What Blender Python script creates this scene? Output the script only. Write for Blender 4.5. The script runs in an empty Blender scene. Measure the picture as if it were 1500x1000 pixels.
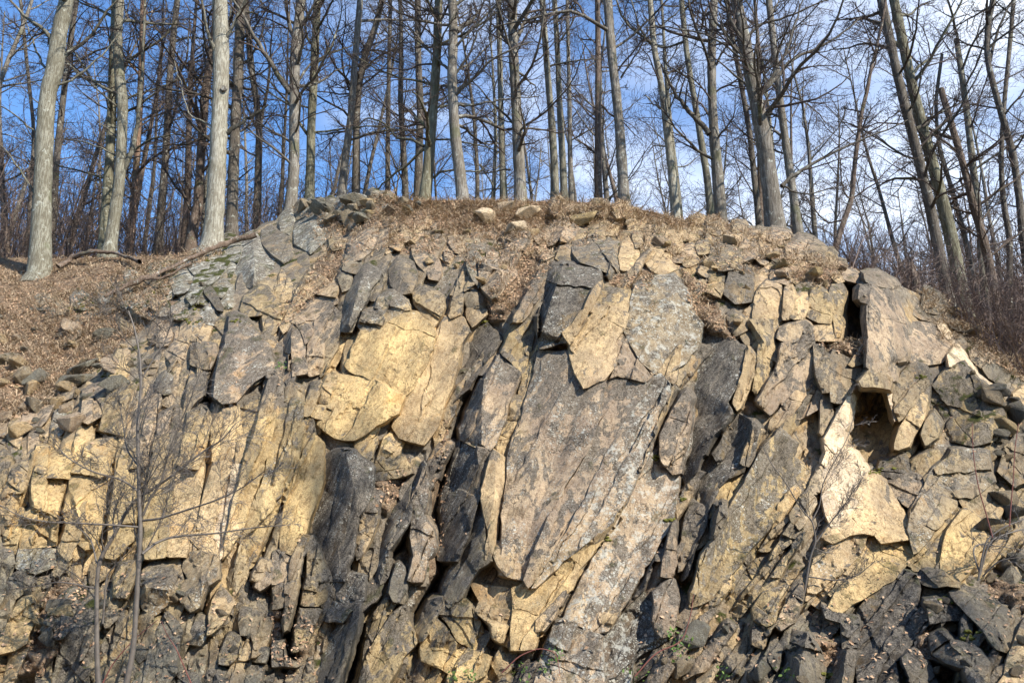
import bpy, bmesh, math, random
import numpy as np
from mathutils import Vector, noise as mnoise
from mathutils.geometry import delaunay_2d_cdt
from mathutils.bvhtree import BVHTree

# ------------------------------------------------------------------ camera, sky, sun, exposure
SC = bpy.context.scene
COL = SC.collection
F = 1166.7
TILT = math.radians(14.0)
cam_d = bpy.data.cameras.new('camera')
cam_d.lens = 28.0; cam_d.sensor_width = 36.0; cam_d.clip_end = 2000; cam_d.clip_start = 0.05
cam = bpy.data.objects.new('camera', cam_d); COL.objects.link(cam)
cam.rotation_euler = (math.pi / 2 + TILT, 0, 0)
SC.camera = cam
SUN_AZ = math.radians(48)      # right of straight behind the camera
SUN_EL = math.radians(41)
SUN = Vector((math.sin(SUN_AZ) * math.cos(SUN_EL), -math.cos(SUN_AZ) * math.cos(SUN_EL), math.sin(SUN_EL)))
w = bpy.data.worlds.new("World"); SC.world = w; w.use_nodes = True
wt = w.node_tree; wn = wt.nodes; wl = wt.links
for n_ in list(wn): wn.remove(n_)
def W(t, **k):
    n = wn.new(t)
    for a, b in k.items(): setattr(n, a, b)
    return n
sky = W('ShaderNodeTexSky', sky_type='NISHITA'); sky.sun_disc = False
sky.sun_elevation = SUN_EL; sky.sun_rotation = math.atan2(SUN.x, SUN.y)
sky.altitude = 300; sky.air_density = 1.0; sky.dust_density = 0.3; sky.ozone_density = 2.5
tc = W('ShaderNodeTexCoord')
mp = W('ShaderNodeMapping'); mp.inputs['Scale'].default_value = (1.2, 1.2, 2.6); mp.inputs['Rotation'].default_value = (0.3, 0.35, 0.2)
wl.new(tc.outputs['Generated'], mp.inputs['Vector'])
n1 = W('ShaderNodeTexNoise'); n1.inputs['Scale'].default_value = 2.6; n1.inputs['Detail'].default_value = 7; n1.inputs['Distortion'].default_value = 0.7
wl.new(mp.outputs[0], n1.inputs['Vector'])
sx = W('ShaderNodeSeparateXYZ'); wl.new(tc.outputs['Generated'], sx.inputs[0])
ma = W('ShaderNodeMath', operation='MULTIPLY_ADD'); ma.inputs[1].default_value = 0.52; ma.inputs[2].default_value = -0.03
wl.new(sx.outputs['X'], ma.inputs[0])
ad = W('ShaderNodeMath', operation='ADD'); wl.new(n1.outputs['Fac'], ad.inputs[0]); wl.new(ma.outputs[0], ad.inputs[1])
mr = W('ShaderNodeMapRange', interpolation_type='SMOOTHSTEP'); mr.inputs['From Min'].default_value = 0.34; mr.inputs['From Max'].default_value = 0.98
mr.inputs['To Max'].default_value = 0.9
wl.new(ad.outputs[0], mr.inputs['Value'])
mx = W('ShaderNodeMix', data_type='RGBA'); mx.inputs[7].default_value = (8.6, 9.0, 9.6, 1)
yr = W('ShaderNodeMapRange', interpolation_type='SMOOTHSTEP'); yr.inputs['From Min'].default_value = -0.25; yr.inputs['From Max'].default_value = 0.35
wl.new(sx.outputs['Y'], yr.inputs['Value'])
cm = W('ShaderNodeMath', operation='MULTIPLY'); wl.new(mr.outputs[0], cm.inputs[0]); wl.new(yr.outputs[0], cm.inputs[1])
wl.new(cm.outputs[0], mx.inputs[0]); wl.new(sky.outputs[0], mx.inputs[6])
bg = W('ShaderNodeBackground'); bg.inputs['Strength'].default_value = 0.105
tint = W('ShaderNodeMix', data_type='RGBA', blend_type='MULTIPLY'); tint.inputs[0].default_value = 1; tint.inputs[7].default_value = (0.93, 1.24, 1.52, 1)
wl.new(sky.outputs[0], tint.inputs[6]); wl.new(tint.outputs[2], mx.inputs[6])
ow = W('ShaderNodeOutputWorld')
wl.new(mx.outputs[2], bg.inputs[0]); wl.new(bg.outputs[0], ow.inputs[0])
sun_d = bpy.data.lights.new('sun', 'SUN'); sun_d.energy = 5.0; sun_d.angle = math.radians(0.53); sun_d.color = (1.0, 0.93, 0.82)
sun_o = bpy.data.objects.new('sun', sun_d); COL.objects.link(sun_o)
sun_o.rotation_euler = SUN.to_track_quat('Z', 'Y').to_euler(); sun_o.location = SUN * 40
SC.view_settings.view_transform = 'Standard'; SC.view_settings.look = 'None'
SC.view_settings.exposure = 0.82; SC.view_settings.gamma = 1.0; SC.view_settings.use_curve_mapping = False

rng = np.random.default_rng(7)
R = random.Random(11)

# ------------------------------------------------------------------ geometry helpers
cT, sT = math.cos(TILT), math.sin(TILT)
def ray(px, py, D):
    """point at world depth y = D seen at pixel (px, py) of the 1500 x 1000 photograph; arrays welcome"""
    u = (np.asarray(px, float) - 750) / F; v = (500 - np.asarray(py, float)) / F
    k = D / (cT - v * sT)
    return np.stack([u * k, k * (cT - v * sT), k * (sT + v * cT)], axis=-1)

GX = np.array([-500, 0, 300, 600, 900, 1200, 1500, 2000], float)
GY = np.array([300, 400, 500, 600, 700, 800, 900, 1000, 1160], float)
GD = np.array([
 [26, 17.5, 14.5, 12.4, 11.0, 10.4, 9.9, 9.3, 8.4],
 [25, 17.5, 14.5, 12.4, 11.0, 10.4, 9.9, 9.3, 8.4],
 [20, 15.0, 12.8, 11.6, 11.0, 10.5, 9.9, 9.2, 8.4],
 [15.3, 13.2, 12.2, 11.6, 11.1, 10.6, 10.1, 9.6, 8.9],
 [15.5, 13.0, 12.0, 11.4, 10.9, 10.4, 9.9, 9.4, 8.7],
 [16.8, 13.3, 12.2, 11.6, 11.1, 10.4, 9.7, 8.9, 8.0],
 [22, 17.0, 14.0, 12.4, 11.5, 10.5, 9.5, 8.6, 7.6],
 [23, 18.0, 15.0, 13.0, 12.0, 10.8, 9.6, 8.6, 7.5]])
def depth(px, py):
    px = np.asarray(px, float); py = np.asarray(py, float)
    px, py = np.broadcast_arrays(px, py)
    i = np.clip(np.searchsorted(GX, px) - 1, 0, len(GX) - 2); j = np.clip(np.searchsorted(GY, py) - 1, 0, len(GY) - 2)
    tx = np.clip((px - GX[i]) / (GX[i + 1] - GX[i]), 0, 1); ty = np.clip((py - GY[j]) / (GY[j + 1] - GY[j]), -0.6, 1.4)
    tx = tx * tx * (3 - 2 * tx)
    def colv(ii):
        p1 = GD[ii, j]; p2 = GD[ii, j + 1]; p0 = GD[ii, np.maximum(j - 1, 0)]; p3 = GD[ii, np.minimum(j + 2, len(GY) - 1)]
        m1 = (p2 - p0) / 2; m2 = (p3 - p1) / 2
        t2 = ty * ty; t3 = t2 * ty
        return (2*t3 - 3*t2 + 1) * p1 + (t3 - 2*t2 + ty) * m1 + (-2*t3 + 3*t2) * p2 + (t3 - t2) * m2
    return colv(i) * (1 - tx) + colv(i + 1) * tx

def hash2(a, b, s=0):
    v = np.sin(a * 127.1 + b * 311.7 + s * 74.7) * 43758.5453
    return v - np.floor(v)
def vnoise(x, y, s=0):
    xi = np.floor(x); yi = np.floor(y); fx = x - xi; fy = y - yi
    fx = fx * fx * (3 - 2 * fx); fy = fy * fy * (3 - 2 * fy)
    a = hash2(xi, yi, s); b = hash2(xi + 1, yi, s); c = hash2(xi, yi + 1, s); d = hash2(xi + 1, yi + 1, s)
    return (a * (1 - fx) + b * fx) * (1 - fy) + (c * (1 - fx) + d * fx) * fy
def fbm(x, y, s=0, o=4):
    t = 0; amp = .5; f = 1
    for k in range(o):
        t = t + (vnoise(x * f, y * f, s + k) - .5) * amp; amp *= .5; f *= 2.03
    return t
def facet(x, y, cx, cy, ang, s=0):
    """piecewise planar relief: every cell of a stretched jittered grid is a tilted plane; returns offset and cell id"""
    c, sn = math.cos(ang), math.sin(ang)
    u = (x * c + y * sn) / cx; v = (-x * sn + y * c) / cy
    ui = np.floor(u); vi = np.floor(v)
    best = np.full(u.shape, 1e9); h = np.zeros(u.shape); cid = np.zeros(u.shape); sec = np.full(u.shape, 1e9)
    for dx in (-1, 0, 1):
        for dy in (-1, 0, 1):
            a = ui + dx; b = vi + dy
            qx = a + .15 + .7 * hash2(a, b, s); qy = b + .15 + .7 * hash2(a, b, s + 9)
            d = (u - qx) ** 2 + (v - qy) ** 2
            m = d < best
            hh = (hash2(a, b, s + 3) - .5) + (u - qx) * (hash2(a, b, s + 5) - .5) * 1.6 + (v - qy) * (hash2(a, b, s + 6) - .5) * 1.6
            sec = np.where(m, best, np.minimum(sec, d))
            h = np.where(m, hh, h); cid = np.where(m, hash2(a, b, s + 12), cid); best = np.where(m, d, best)
    return h, cid, np.sqrt(sec) - np.sqrt(best)

def inside(px, py, poly):
    px = np.asarray(px, float); py = np.asarray(py, float)
    r = np.zeros(px.shape, bool); n = len(poly); j = n - 1
    for i in range(n):
        xi, yi = poly[i][0], poly[i][1]; xj, yj = poly[j][0], poly[j][1]
        if yi != yj:
            c = ((yi > py) != (yj > py)) & (px < (xj - xi) * (py - yi) / (yj - yi) + xi)
            r ^= c
        j = i
    return r
def edge_dist(px, py, poly):
    d = np.full(np.asarray(px).shape, 1e9); n = len(poly)
    for i in range(n):
        a = np.array(poly[i][:2], float); b = np.array(poly[(i + 1) % n][:2], float)
        ab = b - a; L = max(ab @ ab, 1e-9)
        t = np.clip(((px - a[0]) * ab[0] + (py - a[1]) * ab[1]) / L, 0, 1)
        d = np.minimum(d, np.hypot(px - a[0] - t * ab[0], py - a[1] - t * ab[1]))
    return d

def new_mesh(name, verts, faces, mat, smooth_angle=None, smooth=False):
    me = bpy.data.meshes.new(name)
    verts = np.asarray(verts, np.float32)
    if isinstance(faces, np.ndarray):
        k = faces.shape[1]; nf = len(faces)
        me.vertices.add(len(verts)); me.vertices.foreach_set('co', verts.ravel())
        me.loops.add(nf * k); me.loops.foreach_set('vertex_index', faces.astype(np.int32).ravel())
        me.polygons.add(nf); me.polygons.foreach_set('loop_start', np.arange(0, nf * k, k, dtype=np.int32))
        me.update(calc_edges=True); me.validate()
    else:
        me.from_pydata(verts.tolist(), [], faces)
    if smooth or smooth_angle is not None:
        me.polygons.foreach_set('use_smooth', np.ones(len(me.polygons), bool))
    else:
        me.polygons.foreach_set('use_smooth', np.zeros(len(me.polygons), bool))
    if smooth_angle is not None: me.set_sharp_from_angle(angle=smooth_angle)
    me.materials.append(mat); me.update()
    return me
def link(name, me, parent=None, label=None, cat=None, group=None, kind=None, loc=None):
    o = bpy.data.objects.new(name, me); COL.objects.link(o)
    if parent: o.parent = parent
    if label: o['label'] = label
    if cat: o['category'] = cat
    if group: o['group'] = group
    if kind: o['kind'] = kind
    if loc is not None: o.location = loc
    return o

# ------------------------------------------------------------------ materials
def mat(name):
    m = bpy.data.materials.new(name); m.use_nodes = True
    nt = m.node_tree
    for n in list(nt.nodes): nt.nodes.remove(n)
    return m, nt
class NB:
    def __init__(s, nt): s.nt = nt
    def n(s, t, ins=None, **k):
        nd = s.nt.nodes.new(t)
        for a, b in k.items(): setattr(nd, a, b)
        for a, b in (ins or {}).items():
            if isinstance(b, bpy.types.NodeSocket): s.nt.links.new(b, nd.inputs[a])
            else: nd.inputs[a].default_value = b
        return nd
    def math(s, op, a, b=0.0, c=0.0): return s.n('ShaderNodeMath', {0: a, 1: b, 2: c}, operation=op).outputs[0]
    def mix(s, f, a, b, mode='MIX'):
        return s.n('ShaderNodeMix', {0: f, 6: a, 7: b}, data_type='RGBA', blend_type=mode).outputs[2]
    def ramp(s, v, lo, hi, a=0.0, b=1.0):
        return s.n('ShaderNodeMapRange', {0: v, 1: lo, 2: hi, 3: a, 4: b}, interpolation_type='SMOOTHSTEP').outputs[0]
    def noise(s, vec, scale, detail=4, rough=.55, dist=0.0):
        return s.n('ShaderNodeTexNoise', {'Vector': vec, 'Scale': scale, 'Detail': detail, 'Roughness': rough, 'Distortion': dist}).outputs['Fac']
    def attr(s, name, typ='OBJECT'): return s.n('ShaderNodeAttribute', attribute_name=name, attribute_type=typ)
    def finish(s, col, rough, bump_h=None, strength=1.0, dist=.02, spec=.3, bump2=None):
        p = s.n('ShaderNodeBsdfPrincipled', {'Base Color': col, 'Roughness': rough, 'Specular IOR Level': spec})
        if bump_h is not None:
            b = s.n('ShaderNodeBump', {'Height': bump_h, 'Strength': strength, 'Distance': dist})
            s.nt.links.new(b.outputs[0], p.inputs['Normal'])
        o = s.n('ShaderNodeOutputMaterial'); s.nt.links.new(p.outputs[0], o.inputs[0]); return p

def rock_material(name, bedrock=False, stone=False):
    m, nt = mat(name); b = NB(nt)
    geo = b.n('ShaderNodeNewGeometry')
    tco = b.n('ShaderNodeTexCoord').outputs['Object'] if not bedrock else geo.outputs['Position']
    oi = b.n('ShaderNodeObjectInfo')
    if bedrock:
        vec = tco
        base = b.mix(b.noise(tco, .5, 3), (.30, .25, .18, 1), (.20, .185, .16, 1))
        base = b.mix(b.ramp(b.noise(tco, 1.1, 3), .5, .62), base, (.42, .31, .17, 1))
        pat = 0.35; lich = 0.3; moss = 0.25; squig = 0.0
    else:
        off = b.n('ShaderNodeVectorMath', {0: oi.outputs['Random'], 1: (37., 91., 53.)}, operation='MULTIPLY').outputs[0]
        vec = b.n('ShaderNodeVectorMath', {0: tco, 1: off}, operation='ADD').outputs[0]
        pg = b.attr('pigment', 'GEOMETRY')
        base = oi.outputs['Color'] if stone else pg.outputs['Color']
        pat = b.attr('patina').outputs['Fac'] if stone else pg.outputs['Alpha']; lich = b.attr('lichen').outputs['Fac']; moss = b.attr('moss').outputs['Fac']; squig = b.attr('vein').outputs['Fac']
    # along-column streaks ("/" lean)
    rt = b.n('ShaderNodeMapping', {'Vector': vec, 'Rotation': (0, math.radians(-20), 0)}).outputs[0]
    st = b.n('ShaderNodeMapping', {'Vector': rt, 'Scale': (1.0, 1.0, .12)}).outputs[0]
    s1 = b.noise(st, 5.0, 6, .65, .3); s2 = b.noise(st, 20, 5, .65)
    n1 = b.noise(vec, 1.6, 6, .62, .3); n2 = b.noise(vec, 9, 6, .65); n3 = b.noise(vec, 60, 4, .7); n4 = b.noise(vec, 200, 2, .6)
    # tonal variation of the stone itself
    col = b.mix(b.ramp(n1, .35, .65), b.mix(1, base, (.72, .70, .70, 1), 'MULTIPLY'), b.mix(1, base, (1.15, 1.10, 1.0, 1), 'MULTIPLY'))
    col = b.mix(b.math('MULTIPLY', b.ramp(n2, .52, .66), .55), col, b.mix(1, base, (.70, .62, .54, 1), 'MULTIPLY'))
    col = b.mix(b.math('MULTIPLY', b.ramp(s2, .50, .60), .75), col, b.mix(1, base, (.55, .49, .43, 1), 'MULTIPLY'))
    # iron stain
    rust = b.math('MULTIPLY', b.ramp(b.noise(st, 2.1, 4), .60, .72), .45)
    col = b.mix(rust, col, b.mix(1, base, (1.1, .82, .5, 1), 'MULTIPLY'))
    # grey weathering film, mostly on the upper weathered parts, in ragged streaks
    gz_ = b.n('ShaderNodeSeparateXYZ', {0: b.n('ShaderNodeTexCoord').outputs['Generated']}).outputs[2]
    thr = b.math('SUBTRACT', .735, b.math('MULTIPLY', pat, .40))
    if not bedrock: thr = b.math('SUBTRACT', thr, b.math('MULTIPLY', b.ramp(gz_, .3, 1.0), .11))
    pm = b.math('ADD', b.math('MULTIPLY', s1, .72), b.math('MULTIPLY', n1, .28))
    pm = b.math('ADD', pm, b.math('MULTIPLY', b.math('SUBTRACT', n2, .5), .35))
    pf = b.ramp(b.math('SUBTRACT', pm, thr), -.015, .03)
    grey = b.mix(b.ramp(b.math('ADD', b.math('MULTIPLY', s2, .5), b.math('MULTIPLY', n3, .5)), .40, .60), (.040, .036, .032, 1), (.20, .175, .14, 1))
    col = b.mix(b.math('MULTIPLY', pf, .82), col, grey)
    # fine pits and mineral grains
    pits = b.ramp(n3, .60, .68); col = b.mix(b.math('MULTIPLY', pits, .55), col, b.mix(1, col, (.42, .38, .36, 1), 'MULTIPLY'))
    gr = b.math('MULTIPLY', b.ramp(n4, .3, .7, .72, 1.25), b.ramp(n3, .3, .7, .74, 1.24)); gc = b.n('ShaderNodeCombineColor', {0: gr, 1: gr, 2: gr}).outputs[0]
    col = b.mix(1, col, gc, 'MULTIPLY')
    # veins
    vwarp = b.n('ShaderNodeVectorMath', {0: vec, 1: b.n('ShaderNodeTexNoise', {'Vector': vec, 'Scale': 5.0, 'Detail': 4}).outputs['Color']}, operation='ADD').outputs[0]
    vor = b.n('ShaderNodeTexVoronoi', {'Vector': vwarp, 'Scale': 3.0}, feature='DISTANCE_TO_EDGE').outputs['Distance']
    crk = b.ramp(vor, .004, .018, 1, 0)
    crm = b.math('MULTIPLY', crk, b.ramp(b.noise(vec, 1.3, 3), .50, .60))
    col = b.mix(b.math('MULTIPLY', crm, .8), col, (.05, .04, .03, 1))
    sq = b.ramp(b.noise(vec, 11, 3, .5, 3.0), .485, .5); sq2 = b.ramp(b.noise(vec, 11, 3, .5, 3.0), .5, .515, 1, 0)
    sqm = b.math('MULTIPLY', b.math('MULTIPLY', b.math('MULTIPLY', sq, sq2), squig), b.ramp(b.noise(vec, 2.2, 2), .48, .6))
    col = b.mix(b.math('MULTIPLY', sqm, .75), col, (.07, .055, .045, 1))
    # white crustose lichen spots in drifts
    def spots(scale, size, lo, hi):
        v = b.n('ShaderNodeTexVoronoi', {'Vector': vec, 'Scale': scale}, feature='F1')
        rad = b.math('MULTIPLY', v.outputs['Color'], size)
        sp = b.ramp(b.math('SUBTRACT', b.math('ADD', v.outputs['Distance'], b.math('MULTIPLY', b.math('SUBTRACT', n3, .5), .35)), rad), -.02, .06, 1, 0)
        return b.math('MULTIPLY', sp, b.ramp(b.noise(st, 2.4, 3), lo, hi))
    lthr = b.math('MULTIPLY', lich, .22)
    drift = b.math('MULTIPLY', b.ramp(b.math('ADD', b.noise(st, 2.9, 6, .7), lthr), .56, .72), b.ramp(b.noise(vec, 7, 4, .7), .38, .56))
    l1 = b.math('MULTIPLY', spots(17, .40, .3, .5), drift)
    l2 = b.math('MULTIPLY', spots(48, .50, .2, .4), drift)
    l3 = b.math('MULTIPLY', b.ramp(b.noise(vec, 6, 8, .78), .53, .58), b.math('MULTIPLY', b.ramp(lich, .7, .95), .9))
    lm = b.math('MULTIPLY', b.math('MAXIMUM', b.math('MAXIMUM', l1, l2), l3), b.ramp(lich, .0, .25))
    lc = b.mix(n2, (.42, .42, .35, 1), (.62, .60, .52, 1))
    col = b.mix(b.math('MULTIPLY', lm, .85), col, lc)
    # moss where the stone looks up
    nz = b.n('ShaderNodeSeparateXYZ', {0: geo.outputs['Normal']}).outputs[2]
    mm = b.math('MULTIPLY', b.ramp(b.math('ADD', nz, b.math('MULTIPLY', b.math('SUBTRACT', n2, .5), 1.6)), .50, .75), b.ramp(b.math('ADD', b.noise(vec, 3.1, 4), b.math('MULTIPLY', moss, .30)), .60, .68))
    mm = b.math('MULTIPLY', mm, b.ramp(moss, 0, .2))
    col = b.mix(mm, col, b.mix(n3, (.05, .055, .012, 1), (.13, .14, .03, 1)))
    # relief
    hgt = b.math('ADD', b.math('MULTIPLY', n2, .55), b.math('MULTIPLY', n3, .26))
    hgt = b.math('ADD', hgt, b.math('MULTIPLY', n4, .08))
    hgt = b.math('ADD', hgt, b.math('MULTIPLY', s2, .22))
    hgt = b.math('SUBTRACT', hgt, b.math('MULTIPLY', crm, .5))
    hgt = b.math('ADD', hgt, b.math('MULTIPLY', mm, b.math('MULTIPLY', n3, 1.2)))
    b.finish(col, .88, hgt, 1.0, .085, .25)
    return m
M_ROCK = rock_material('rock'); M_BED = rock_material('bedrock', True); M_STONE = rock_material('loose_rock', stone=True)

def soil_material():
    m, nt = mat('soil'); b = NB(nt)
    p = b.n('ShaderNodeNewGeometry').outputs['Position']
    n1 = b.noise(p, .7, 5); n2 = b.noise(p, 6, 6, .7); n3 = b.noise(p, 45, 3, .7)
    wv = b.n('ShaderNodeVectorMath', {0: p, 1: b.n('ShaderNodeTexNoise', {'Vector': p, 'Scale': 20.0}).outputs['Color']}, operation='ADD').outputs[0]
    v = b.n('ShaderNodeTexVoronoi', {'Vector': wv, 'Scale': 17.0}, feature='F1')
    c = b.mix(b.ramp(n1, .4, .6), (.16, .115, .075, 1), (.32, .235, .16, 1))
    c = b.mix(b.ramp(n2, .45, .6), c, (.42, .32, .21, 1))
    sep = b.n('ShaderNodeSeparateColor', {0: v.outputs['Color']})
    c = b.mix(b.ramp(sep.outputs[0], .62, .66), c, (.36, .24, .15, 1))
    c = b.mix(b.ramp(sep.outputs[1], .78, .80), c, (.05, .035, .025, 1))
    c = b.mix(b.math('MULTIPLY', b.ramp(n3, .6, .7), .6), c, (.04, .03, .022, 1))
    h = b.math('ADD', b.math('ADD', b.math('MULTIPLY', sep.outputs[2], .5), b.math('MULTIPLY', n3, .5)), n2)
    b.finish(c, .95, h, 1.0, .05, .1)
    return m
M_SOIL = soil_material()

def bark_material():
    m, nt = mat('bark'); b = NB(nt)
    tco = b.n('ShaderNodeTexCoord').outputs['Object']; oi = b.n('ShaderNodeObjectInfo')
    off = b.n('ShaderNodeVectorMath', {0: oi.outputs['Random'], 1: (37., 91., 53.)}, operation='MULTIPLY').outputs[0]
    vec = b.n('ShaderNodeVectorMath', {0: tco, 1: off}, operation='ADD').outputs[0]
    st = b.n('ShaderNodeMapping', {'Vector': vec, 'Scale': (1, 1, .13)}).outputs[0]
    base = oi.outputs['Color']
    n1 = b.noise(vec, 2.2, 5, .6); ridge = b.noise(st, 34, 4, .65); n3 = b.noise(vec, 40, 4, .7)
    c = b.mix(b.ramp(n1, .35, .65), b.mix(1, base, (.68, .66, .62, 1), 'MULTIPLY'), base)
    c = b.mix(b.math('MULTIPLY', b.ramp(ridge, .56, .44), .8), c, b.mix(1, base, (.42, .38, .34, 1), 'MULTIPLY'))
    c = b.mix(b.math('MULTIPLY', b.ramp(b.noise(vec, 7, 6, .7), .58, .66), .5), c, (.50, .52, .45, 1))
    c = b.mix(b.math('MULTIPLY', b.ramp(b.noise(vec, 1.2, 4, .6), .60, .68), .45), c, (.09, .10, .04, 1))
    c = b.mix(b.math('MULTIPLY', b.ramp(n3, .6, .68), .5), c, (.05, .045, .04, 1))
    h = b.math('ADD', ridge, b.math('MULTIPLY', n3, .4))
    b.finish(c, .9, h, .8, .03, .2)
    return m
M_BARK = bark_material()
def plain(name, c1, c2, scale=8, rough=.85, spec=.2, island=False):
    m, nt = mat(name); b = NB(nt)
    p = b.n('ShaderNodeNewGeometry')
    f = p.outputs['Random Per Island'] if island else b.noise(p.outputs['Position'], scale, 4)
    c = b.mix(f, c1, c2)
    b.finish(c, rough, None, spec=spec)
    return m
M_TWIG = plain('twig_bark', (.045, .032, .028, 1), (.12, .095, .08, 1), 1.2)
M_TWIGRED = plain('red_twig_bark', (.11, .075, .06, 1), (.24, .18, .145, 1), .8, island=True)
M_LEAF = plain('dead_leaf', (.24, .14, .08, 1), (.52, .36, .23, 1), island=True)
M_GRASS = plain('dry_grass_blade', (.20, .14, .09, 1), (.56, .43, .28, 1), island=True)
M_GREEN = plain('green_leaf', (.045, .09, .02, 1), (.12, .18, .04, 1), island=True, rough=.6)
M_MOSS = plain('moss_cushion', (.05, .055, .012, 1), (.17, .16, .03, 1), 30)
M_CANE = plain('red_cane', (.15, .05, .04, 1), (.24, .10, .075, 1), 3, rough=.5)
M_SMOOTH = plain('young_bark', (.04, .034, .03, 1), (.17, .145, .12, 1), 14, rough=.55, spec=.4)
M_LOG = M_BARK

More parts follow.
